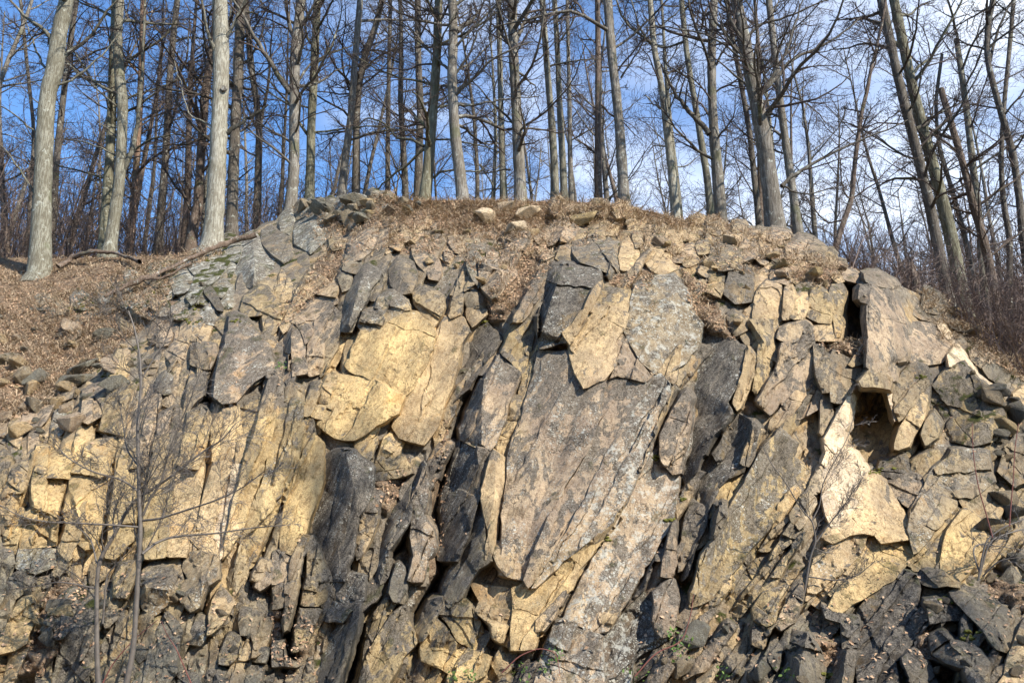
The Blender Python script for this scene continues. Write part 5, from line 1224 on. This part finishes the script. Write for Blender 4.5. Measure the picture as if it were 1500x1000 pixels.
for ti, ln in enumerate(TREES.strip().splitlines()):
    hd, tr, col, lab = ln.split('|'); hd = [float(q) for q in hd.split()]; D = hd[0]
    rr = random.Random(100 + ti)
    pp = [tuple(map(float, q.split(','))) for q in tr.split()]
    P = ray(np.array([p[0] for p in pp]), np.array([p[1] for p in pp]), D)
    # lean the trunk a little in depth, smooth
    t = np.arange(len(P)); tt = np.linspace(0, len(P) - 1, len(P) * 5)
    Q = np.stack([np.interp(tt, t, P[:, k]) for k in range(3)], 1)
    ker = np.array([.25, .5, .25])
    for _ in range(3):
        Q[1:-1] = .25 * Q[:-2] + .5 * Q[1:-1] + .25 * Q[2:]
    snapped = 'snapped' in lab
    gz = hill_z = None
    hit = BVS.ray_cast(Vector((Q[0][0], Q[0][1], Q[0][2] + 3)), Vector((0, 0, -1)), 30)
    z0 = min(Q[0][2] - .3, hit[0].z - .25) if hit[0] is not None else Q[0][2] - 1.5
    base = np.array([Q[0][0] - (Q[1][0] - Q[0][0]) * .5, Q[0][1], z0])
    mid = (base * .4 + Q[0] * .6)
    Q = np.concatenate([[base, mid], Q])
    wpx = np.interp(np.linspace(0, 1, len(Q)), np.linspace(0, 1, len(hd) - 1), hd[1:])
    Rr = wpx * D / F / 2 * np.interp(np.arange(len(Q)), [0, 1, 2, 4, 7, 99], [2.1, 1.6, 1.22, 1.06, 1, 1])
    Rr = Rr * np.array([1 + rr.uniform(-.05, .05) for _ in Rr])
    small = hd[1] <= 10
    if not snapped:      # continue above the frame
        top = wander(rr, Q[-1], (Q[-1] - Q[-4]), (3.5 if small else 6.5), 8, .06, .02)
        Q = np.concatenate([Q, top[1:]]); Rr = np.concatenate([Rr, np.linspace(Rr[-1], .03, 8)])
    o3 = Q[0].copy()
    T = Tubes(); T.add(Q - o3, Rr, 12, .05)
    root = bpy.data.objects.new('bare_tree', None); COL.objects.link(root); root.location = o3; root.empty_display_size = .3
    root['label'] = lab; root['category'] = 'tree'; root['group'] = 'bare trees along the crest'
    tm = T.mesh('trunk', M_BARK); to = link('trunk', tm, root); to.color = (*BARK[col], 1)
    # limbs
    LT = Tubes(); TW = Tubes()
    for lp, lw in LIMBS.get(ti, []):
        q = ray(np.array([a for a, _ in lp]), np.array([b for _, b in lp]), D); q[:, 1] += np.linspace(0, rr.uniform(-1.0, 1.0), len(q))
        tl = np.linspace(0, len(q) - 1, len(q) * 3); q = np.stack([np.interp(tl, np.arange(len(q)), q[:, k]) for k in range(3)], 1)
        q[1:-1] = .25 * q[:-2] + .5 * q[1:-1] + .25 * q[2:]; q = q + np.array([[rr.gauss(0, .012) for _ in range(3)] for _ in q])
        r0 = px_width(lw, D); rs = np.linspace(r0 * 1.05, max(.012, r0 * .35), len(q)); rs[0] *= 1.25
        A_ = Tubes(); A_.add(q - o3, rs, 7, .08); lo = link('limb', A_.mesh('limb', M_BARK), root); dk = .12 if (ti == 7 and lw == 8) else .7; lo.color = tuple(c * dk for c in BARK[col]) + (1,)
        if not (ti == 7 and lw == 8): sprout(rr, TW, q - o3, r0, r0 * .35, 3, 7, .5, .0045, .2)
    L = np.linalg.norm(Q[-1] - Q[0]); nl = (10 if small else 15)
    if lab.startswith('clean') or col in ('pale', 'palest'): nl = 8
    for c in range(nl):
        t = (.22 if nl != 8 else .42) + .78 * (c + rr.random()) / nl * (1 if not snapped else .8)
        f = min(t, .99) * (len(Q) - 1); i = min(int(f), len(Q) - 2)
        if i < 4: continue
        p = Q[i] - o3; az = rr.uniform(0, 6.28)
        d = np.array([math.cos(az), math.sin(az), rr.uniform(.25, .95)])
        r0 = min(Rr[i] * rr.uniform(.22, .5), .06) if t < .6 else Rr[i] * rr.uniform(.3, .6); r0 = max(r0, .012)
        ln_ = (rr.uniform(1.2, 3.2) if not small else rr.uniform(.7, 1.9))
        q = wander(rr, p, d, ln_, 8, .15, .03)
        if r0 > .03:
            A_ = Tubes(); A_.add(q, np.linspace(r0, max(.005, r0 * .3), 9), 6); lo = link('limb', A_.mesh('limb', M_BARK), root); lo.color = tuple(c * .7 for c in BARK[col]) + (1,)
        else: TW.add(q, np.linspace(r0, max(.005, r0 * .3), 9), 5)
        sprout(rr, TW, q, r0, r0 * .3, 3, 8, .5, .0038, .12)
    link('twigs', TW.mesh('twigs', M_TWIG, smooth=False), root)
    if ti == 7:          # the knot on the pale trunk
        kp = ray(328, 130, D - .17) - o3
        bm = bmesh.new(); bmesh.ops.create_uvsphere(bm, u_segments=14, v_segments=10, radius=.075)
        for v in bm.verts:
            v.co *= 1 + .15 * mnoise.noise(v.co * 30)
            if v.co.length > 0 and v.co.y < -.05: v.co.y = -.04
        me = bpy.data.meshes.new('knot'); bm.to_mesh(me); bm.free(); me.materials.append(M_BARK)
        ko = link('knot', me, root, loc=kp); ko.color = (*BARK['grey'], 1)

# ------------------------------------------------------------------ trees farther back in the wood
def far_tree_meshes(k):
    rr = random.Random(500 + k); T = Tubes(); TW = Tubes()
    H = rr.uniform(12, 16)
    q = wander(rr, np.zeros(3), (rr.gauss(0, .05), rr.gauss(0, .05), 1), H, 14, .035, .02)
    T.add(q, np.linspace(.13, .02, 15), 7, .05)
    for c in range(22):
        t = .18 + .8 * (c + rr.random()) / 22; f = t * 13.9; i = int(f)
        az = rr.uniform(0, 6.28); p = q[i] + (q[i + 1] - q[i]) * (f - i)
        b_ = wander(rr, p, (math.cos(az), math.sin(az), rr.uniform(.4, 1.1)), rr.uniform(1.4, 3.4) * (1.2 - .6 * t), 7, .14, .03)
        T.add(b_, np.linspace(.030, .007, 8), 4)
        sprout(rr, TW, b_, .014, .007, 2, 14, .5, .0045, .12)
    return T.mesh('trunk', M_BARK), TW.mesh('twigs', M_TWIG, smooth=False)
FT = [far_tree_meshes(k) for k in range(6)]
def hill_at(x, y):
    h = BVS.ray_cast(Vector((x, y, 60)), Vector((0, 0, -1)), 200); return h[0].z if h[0] is not None else 6.0
for k in range(98):
    px = -120 + 1740 * ((k * .618034) % 1.0) + R.uniform(-15, 15); D = 24 + 30 * ((k * .7548) % 1.0)
    p = ray(px, 400, D)
    z = hill_at(p[0], D)
    root = bpy.data.objects.new('bare_tree', None); COL.objects.link(root); root.location = (p[0], D, z - .2); root.empty_display_size = .3
    root['label'] = 'thin bare tree deeper in the wood behind the crest trees'; root['category'] = 'tree'; root['group'] = 'thin bare trees deeper in the wood'
    root.rotation_euler = (R.uniform(-.04, .04), R.uniform(-.08, .04), R.uniform(0, 6.28)); s = R.uniform(.8, 1.2); root.scale = (s, s, s * R.uniform(.9, 1.1))
    a, b_ = FT[k % 6]
    o = link('trunk', a, root); o.color = (*BARK[R.choice(['grey', 'dark', 'brown', 'dark', 'pale'])], 1); link('twigs', b_, root)

# young thicket behind the crest: nobody could count it
TH = Tubes()
for k in range(3300):
    px = R.uniform(-200, 1700); D = R.uniform(21, 42); p = ray(px, 400, D)
    hgt = np.interp(px, [-200, 0, 200, 420, 560, 1000, 1150, 1250, 1350, 1500, 1700], [6, 6, 5.5, 4.5, 2.8, 2.0, 3.0, 4.2, 5.5, 6, 6]) * R.uniform(.45, 1.1) * D / 26
    z = hill_at(p[0], D) if k % 1 == 0 else 6
    q = wander(R, np.array([p[0], D, z - .1]), (R.gauss(0, .12), R.gauss(0, .12), 1), hgt, 7, .09, .03)
    TH.add(q, np.linspace(.022, .008, 8), 3)
    sprout(R, TH, q, .012, .007, 2, 6, .42, .0062, .2, up=.05)
for k in range(420):
    px = R.uniform(1240, 1600); py = R.uniform(0, 75) + ridge_y(px); h = pick(px, py, BVS)
    if h[0] is None: continue
    q = wander(R, np.array(h[0]), (R.gauss(0, .35), R.gauss(0, .3), 1), R.uniform(.5, 1.7), 6, .12, .02)
    TH.add(q, np.linspace(.011, .004, 7), 3); sprout(R, TH, q, .008, .004, 2, 5, .45, .0032, .2, up=.04)
link('undergrowth', TH.mesh('undergrowth', M_TWIGRED, smooth=False), label='reddish brown leafless undergrowth filling the wood behind the crest', cat='undergrowth', kind='stuff')

# trees standing to the right of the photographer, whose boughs dapple the rock
for k, (x, y, s, rz) in enumerate([(8.2, -3.0, 1.25, 0.3), (18.0, -1.2, 1.3, 2.6), (22.5, -5.5, 1.45, 4.0)]):
    root = bpy.data.objects.new('bare_tree', None); COL.objects.link(root); root.location = (x, y, -1.9); root.rotation_euler = (0, 0, rz); root.scale = (s * 1.3, s * 1.3, s)
    root['label'] = 'tall bare tree beside the photographer, outside the frame'; root['category'] = 'tree'; root['group'] = 'bare trees beside the photographer'
    a, b_ = FT[k % 6]; o = link('trunk', a, root); o.color = (*BARK['grey'], 1); link('twigs', b_, root)

# ------------------------------------------------------------------ litter, dry grass, moss
def scatter(polys, count, minz=.15, bv=BV):
    out = []
    areas = []
    for poly in polys:
        a = abs(sum(poly[k][0] * poly[(k + 1) % len(poly)][1] - poly[(k + 1) % len(poly)][0] * poly[k][1] for k in range(len(poly)))) / 2
        areas.append(a)
    tot = sum(areas)
    for poly, a in zip(polys, areas):
        n = int(count * a / tot); xs = [p[0] for p in poly]; ys = [p[1] for p in poly]
        X = rng.uniform(max(-60, min(xs)), min(1560, max(xs)), n * 3); Y = rng.uniform(min(ys), max(ys), n * 3)
        ok = inside(X, Y, poly); X = X[ok][:n * 2]; Y = Y[ok][:n * 2]; c = 0
        for x, y in zip(X, Y):
            if c >= n: break
            h = pick(x, y, bv)
            if h[0] is not None and h[1].z > minz: out.append((h[0], h[1])); c += 1
    return out
SP = [[(max(-60, min(1560, x)), y) for x, y in s[0]] for s in SOIL]
BVL = bvh_of([hill, cliff] + ROCK_OBJ)
def quads_mesh(name, items, m):
    V = np.array([v for it in items for v in it], float); Fc = np.arange(len(V)).reshape(-1, 4)
    return new_mesh(name, V, Fc, m)
WHOLE = [(-60, 380), (300, 360), (500, 300), (950, 300), (1240, 390), (1560, 480), (1560, 1010), (-60, 1010)]
CRB = [(425, 305), (570, 290), (900, 300), (1010, 328), (1140, 338), (1240, 392), (1215, 425), (1100, 400), (1000, 395), (900, 350), (800, 375), (700, 400), (600, 360), (480, 375)]
pts = scatter(SP[:9] + [SP[15]], 16500, .05) + scatter(SP[9:15] + [SP[16]], 500, .1) + scatter([WHOLE], 1000, .72) + scatter([CRB], 3200, .25) + scatter([[(-40, 800), (300, 850), (480, 880), (470, 1010), (-40, 1010)], [(960, 880), (1180, 880), (1500, 860), (1500, 1010), (960, 1010)]], 450, .5)
items = []
for loc, nr in pts:
    s = R.uniform(.013, .030); a = Vector((R.gauss(0, 1), R.gauss(0, 1), R.gauss(0, 1))); a = (a - nr * a.dot(nr) * .88).normalized(); b_ = a.cross(nr + Vector((R.gauss(0, .3), R.gauss(0, .3), R.gauss(0, .3)))).normalized()
    c = loc + nr * R.uniform(.004, .03); w_ = R.uniform(.4, .75)
    items.append((c - a * s, c + b_ * s * w_ + nr * s * .4, c + a * s, c - b_ * s * w_ + nr * s * .2))
link('leaf_litter', quads_mesh('leaf_litter', items, M_LEAF), label='dead brown leaves lying on the slopes and ledges', cat='leaf litter', kind='stuff')
GT = Tubes()
gp = scatter(SP[:2], 2600, -.3) + scatter(SP[2:9] + [SP[15]], 500, -.4) + scatter([CRB], 520, -.2) + scatter([[(560, 285), (1000, 300), (1240, 395), (1200, 400), (1000, 340), (560, 318)], [(1330, 420), (1500, 460), (1500, 560), (1380, 500)]], 900, -.5)
GV = []
for loc, nr in gp:
    nb2 = R.randint(7, 14); hz = R.uniform(.06, .24)
    for k in range(nb2):
        az = R.uniform(0, 6.28); d = Vector((math.cos(az) * .8, math.sin(az) * .8 - .25, R.uniform(.2, 1.1))).normalized(); L = hz * R.uniform(.6, 1.4)
        p0 = loc + Vector((R.gauss(0, .03), R.gauss(0, .03), 0)); p1 = p0 + d * L * .55; p2 = p1 + (d + Vector((0, -.2, -R.uniform(.3, 1.3)))).normalized() * L * .55
        sd = Vector((-math.sin(az), math.cos(az), 0)) * R.uniform(.0028, .0058)
        if R.random() < .5: sd = Vector((sd.length, 0, 0))
        GV.append((p0 - sd, p0 + sd, p1 + sd * .8, p1 - sd * .8)); GV.append((p1 - sd * .8, p1 + sd * .8, p2 + sd * .3, p2 - sd * .3))
link('dry_grass', quads_mesh('dry_grass', GV, M_GRASS), label='dry brown grass tufts hanging on the slopes and the crest', cat='dry grass', kind='stuff')

# ------------------------------------------------------------------ fallen logs and the stump
def log(name, lab, pp, w0, w1, D, cat='log', m=M_LOG, sticks=()):
    P = ray(np.array([p[0] for p in pp]), np.array([p[1] for p in pp]), D)
    for k in range(len(P)):
        h = pick(pp[k][0], pp[k][1] + 4)
        if h[0] is not None and h[0].y < D + 3: P[k] = np.array(h[0]) * .97 + np.array([0, 0, .03])
    t = np.linspace(0, len(P) - 1, len(P) * 5); q = np.stack([np.interp(t, np.arange(len(P)), P[:, k]) for k in range(3)], 1)
    for _ in range(2): q[1:-1] = .25 * q[:-2] + .5 * q[1:-1] + .25 * q[2:]
    o3 = q[0].copy(); T = Tubes(); Dm = q[:, 1].mean(); q = q + rng.normal(0, .012, q.shape); T.add(q - o3, np.linspace(px_width(w0, Dm), px_width(w1, Dm), len(q)) * rng.uniform(.8, 1.15, len(q)), 9, .35)
    o = link(name, T.mesh(name, m), label=lab, cat=cat, loc=o3); o.color = (.20, .15, .115, 1)
    return o
log('fallen_log', 'bowed dead log lying behind the leafy slope between two trunks', [(85, 388), (105, 375), (135, 368), (170, 370), (205, 382)], 7, 6, 17)
log('fallen_log', 'long dead log slanting over the pale boulders to the thickest trunk', [(180, 418), (215, 405), (255, 388), (300, 366), (335, 352), (375, 342)], 6, 8, 15)
log('fallen_log', 'thin dead branch lying on the mossy scree under the long log', [(155, 432), (200, 408), (240, 405), (280, 384)], 4, 5, 15)
st = ray(1343, 424, 16.6); T = Tubes(); T.add(np.array([[0, 0, -.3], [0, 0, 0], [-.02, 0, .3], [-.04, .02, .52], [-.05, .02, .66]]), [.10, .085, .075, .075, .03], 9, .25)
so_ = link('tree_stump', T.mesh('tree_stump', M_BARK), label='short broken stump on the right skyline beside a blue-grey boulder', cat='stump', loc=st); so_.color = (*BARK['brown'], 1)

# ------------------------------------------------------------------ saplings and shrubs in front of the rock
def shrub(name, lab, cat, stems, m, D, minr=.0022, leaves=None):
    root = None; rr = random.Random(len(lab))
    for si, (pp, w0, w1, ns) in enumerate(stems):
        D0 = D + (0 if si == 0 else rr.uniform(-.25, .25))
        P = ray(np.array([p[0] for p in pp]), np.array([p[1] for p in pp]), D)
        if si: P[:, 1] += np.linspace(0, rr.uniform(-.5, .5), len(P))
        t = np.linspace(0, len(P) - 1, len(P) * 4); q = np.stack([np.interp(t, np.arange(len(P)), P[:, k]) for k in range(3)], 1)
        for _ in range(2): q[1:-1] = .25 * q[:-2] + .5 * q[1:-1] + .25 * q[2:]
        if root is None:
            root = bpy.data.objects.new(name, None); COL.objects.link(root); root.location = q[0]; root['label'] = lab; root['category'] = cat; o3 = q[0].copy()
        r0, r1 = px_width(w0, D), px_width(w1, D)
        A = Tubes(); A.add(q - o3, np.linspace(r0, r1, len(q)), 8, .05); link('stem' if w0 > 4 else 'branch', A.mesh('stem', m), root)
        if ns:
            B_ = Tubes(); sprout(rr, B_, q - o3, r0 * .6, r1, 3, int(ns * 1.6), .26 if si == 0 else .38, minr, .28, up=.04, spread=.9); link('twigs', B_.mesh('twigs', m, smooth=False), root)
    return root
def m_(x, y): return (x / 2.857, 650 + y / 2.857)
def k_(x, y): return (1100 + x / 3.333, 700 + y / 3.333)
shrub('sapling', 'young leafless tree with a smooth straight grey stem at the lower left', 'sapling', [
 ([m_(515, 1060), m_(530, 1000), m_(560, 850), m_(575, 600), m_(590, 350), m_(583, 250), m_(580, 100), m_(575, -90), (207, 570), (205, 520), (197, 480), (188, 455)], 8.8, 2, 12),
 ([m_(595, 460), m_(640, 410), m_(700, 385), m_(850, 375), m_(1000, 350), m_(1143, 335)], 4, 1.5, 8),
 ([m_(600, 320), m_(680, 315), m_(760, 295), m_(950, 240), m_(1060, 195), m_(1160, 130)], 3.5, 1.3, 8),
 ([m_(585, 348), m_(500, 340), m_(400, 335), m_(260, 330), m_(170, 310), m_(100, 260)], 3, 1.2, 6),
 ([m_(598, 300), m_(640, 220), m_(690, 160), m_(720, 60), (265, 640), (290, 590), (310, 540)], 3.5, 1.3, 8),
 ([m_(580, 200), m_(520, 150), m_(400, 120), m_(300, 60), (85, 640)], 3, 1.2, 7),
 ([m_(578, 90), m_(500, 20), (158, 610), (140, 560)], 2.6, 1, 7),
 ([(204, 560), (225, 520), (240, 490), (246, 455)], 2.4, 1, 6)], M_SMOOTH, 8.0)
shrub('sapling', 'thinner leafless young tree forking left of the straight grey stem', 'sapling', [
 ([m_(430, 1060), m_(410, 1000), m_(405, 850), m_(405, 500), m_(480, 380), m_(550, 240), m_(700, 150), m_(850, 30), (325, 645), (345, 620)], 8, 1.5, 10),
 ([m_(405, 605), m_(330, 590), m_(240, 575), m_(120, 600), m_(40, 606)], 2.6, 1, 5),
 ([m_(405, 500), m_(380, 400), m_(300, 330), m_(210, 320)], 2.6, 1, 5),
 ([m_(430, 750), m_(440, 650), m_(450, 540), m_(530, 470), m_(600, 400)], 3, 1, 5),
 ([m_(480, 380), m_(440, 320), m_(415, 260), m_(430, 180)], 2.4, 1, 5)], M_SMOOTH, 8.2)
shrub('shrub', 'thin leafless shrub in front of the white-cream lobe', 'shrub', [
 ([k_(250, 600), k_(265, 540), k_(290, 380), k_(320, 310), k_(300, 205), k_(260, 170), k_(220, 110), k_(170, 20), (1130, 680), (1118, 655)], 3.2, 1, 5),
 ([k_(320, 310), k_(370, 240), k_(450, 140), k_(545, 0)], 2.4, 1, 9),
 ([k_(300, 205), k_(340, 130), k_(350, 40), (1215, 690), (1245, 640), (1255, 600)], 2, .8, 7),
 ([k_(280, 480), k_(400, 500), k_(500, 470), k_(560, 400)], 2, .8, 7),
 ([k_(310, 340), k_(400, 370), k_(450, 340)], 1.6, .8, 6)], M_SMOOTH, 9.4, .0018)
shrub('shrub', 'tangle of pale arching stems on the shaded ledge at the right edge', 'shrub', [
 ([k_(1110, 500), k_(1130, 380), k_(1150, 300), k_(1230, 240), k_(1333, 200), k_(1420, 170)], 3, 1.4, 4),
 ([k_(1115, 480), k_(1160, 330), k_(1200, 290), k_(1333, 250), k_(1420, 240)], 3, 1.5, 4),
 ([k_(1120, 470), k_(1100, 360), k_(1140, 320), k_(1250, 330), k_(1400, 350)], 2.4, 1, 5),
 ([k_(1130, 480), k_(1180, 400), k_(1280, 380), k_(1400, 420)], 2.2, 1, 5)], M_SMOOTH, 9.2)
for lab, pp in [('red bramble cane hanging before the bright yellow slab', [k_(1180, 290), k_(1150, 180), k_(1120, 80), k_(1100, -10), (1425, 660), (1424, 620)]),
                ('upright red cane in the shaded gap at the right edge', [k_(1262, 235), k_(1270, 120), k_(1282, 0), (1486, 660), (1492, 620)]),
                ('red cane crossing in front of the sapling foot', [m_(430, 1000), m_(470, 920), m_(520, 860), m_(580, 800), m_(660, 735)]),
                ('forked dull red cane right of the sapling foot', [m_(800, 1000), m_(770, 930), m_(735, 850), m_(700, 800), m_(675, 740)]),
                ('arching red cane at the bottom centre among bramble leaves', [(930, 990), (960, 955), (1000, 940), (1012, 900), (1016, 870)]),
                ('arching red cane left of the bottom centre with green leaves', [(735, 985), (760, 960), (790, 948), (815, 955), (820, 985)])]:
    shrub('bramble_cane', lab, 'bramble', [(pp, 1.9, 1.0, 0)], M_CANE, 8.8 if pp[0][0] < 600 else 8.95)

# small green leaves: ivy and bramble at the foot, moss cushions
def leaf_cluster(name, lab, cat, spots, n, sz, m):
    items = []; 
    for (x, y, rad) in spots:
        for k in range(n):
            h = pick(x + R.gauss(0, rad), y + R.gauss(0, rad))
            if h[0] is None: continue
            c = h[0] * (1 - R.uniform(.002, .02)); a = Vector((R.gauss(0, 1), R.gauss(0, .5), R.gauss(0, 1))).normalized(); nn = (h[1] + Vector((R.gauss(0, .5), R.gauss(0, .5), R.gauss(0, .5)))).normalized(); b_ = a.cross(nn).normalized(); a = nn.cross(b_)
            s = sz * R.uniform(.6, 1.3); items.append((c - a * s, c + b_ * s * .6, c + a * s, c - b_ * s * .6))
    me = quads_mesh(name, items, m); return link(name, me, label=lab, cat=cat, kind='stuff')
leaf_cluster('ivy', 'green ivy and bramble leaves at the foot of the rock', 'ivy', [(665, 990, 6), (690, 988, 5), (760, 985, 9), (800, 975, 8), (815, 960, 6), (935, 985, 10), (990, 950, 7), (1010, 945, 8), (1060, 985, 8), (412, 535, 4), (1150, 985, 6), (985, 925, 6)], 26, .020, M_GREEN)
bm = bmesh.new()
for (x, y, rad) in [(1282, 690, 9), (1350, 553, 5), (120, 450, 12), (135, 440, 8), (255, 395, 9), (290, 450, 9), (275, 470, 8), (480, 305, 6), (575, 290, 4), (1000, 730, 4), (978, 762, 5), (890, 790, 4), (345, 470, 5), (158, 550, 7), (230, 430, 8), (190, 418, 9), (1420, 930, 8), (1385, 880, 7), (1210, 990, 6), (710, 472, 6), (300, 380, 8), (318, 372, 6), (960, 670, 5)]:
    for k in range(int(rad * 1.6)):
        h = pick(x + R.gauss(0, rad * .8), y + R.gauss(0, rad * .35))
        if h[0] is None: continue
        s = R.uniform(.012, .035); mt = bmesh.ops.create_icosphere(bm, subdivisions=2, radius=s)
        for v in mt['verts']:
            v.co += v.co.normalized() * mnoise.noise(v.co * 160 + Vector((k, x, 0))) * s * .6; v.co.z *= .6; v.co += h[0]
me = bpy.data.meshes.new('moss'); bm.to_mesh(me); bm.free(); me.materials.append(M_MOSS)
link('moss', me, label='green brown moss cushions on the stones', cat='moss', kind='stuff')
print('OBJECTS', len(bpy.data.objects), 'verts', sum(len(m.vertices) for m in bpy.data.meshes))
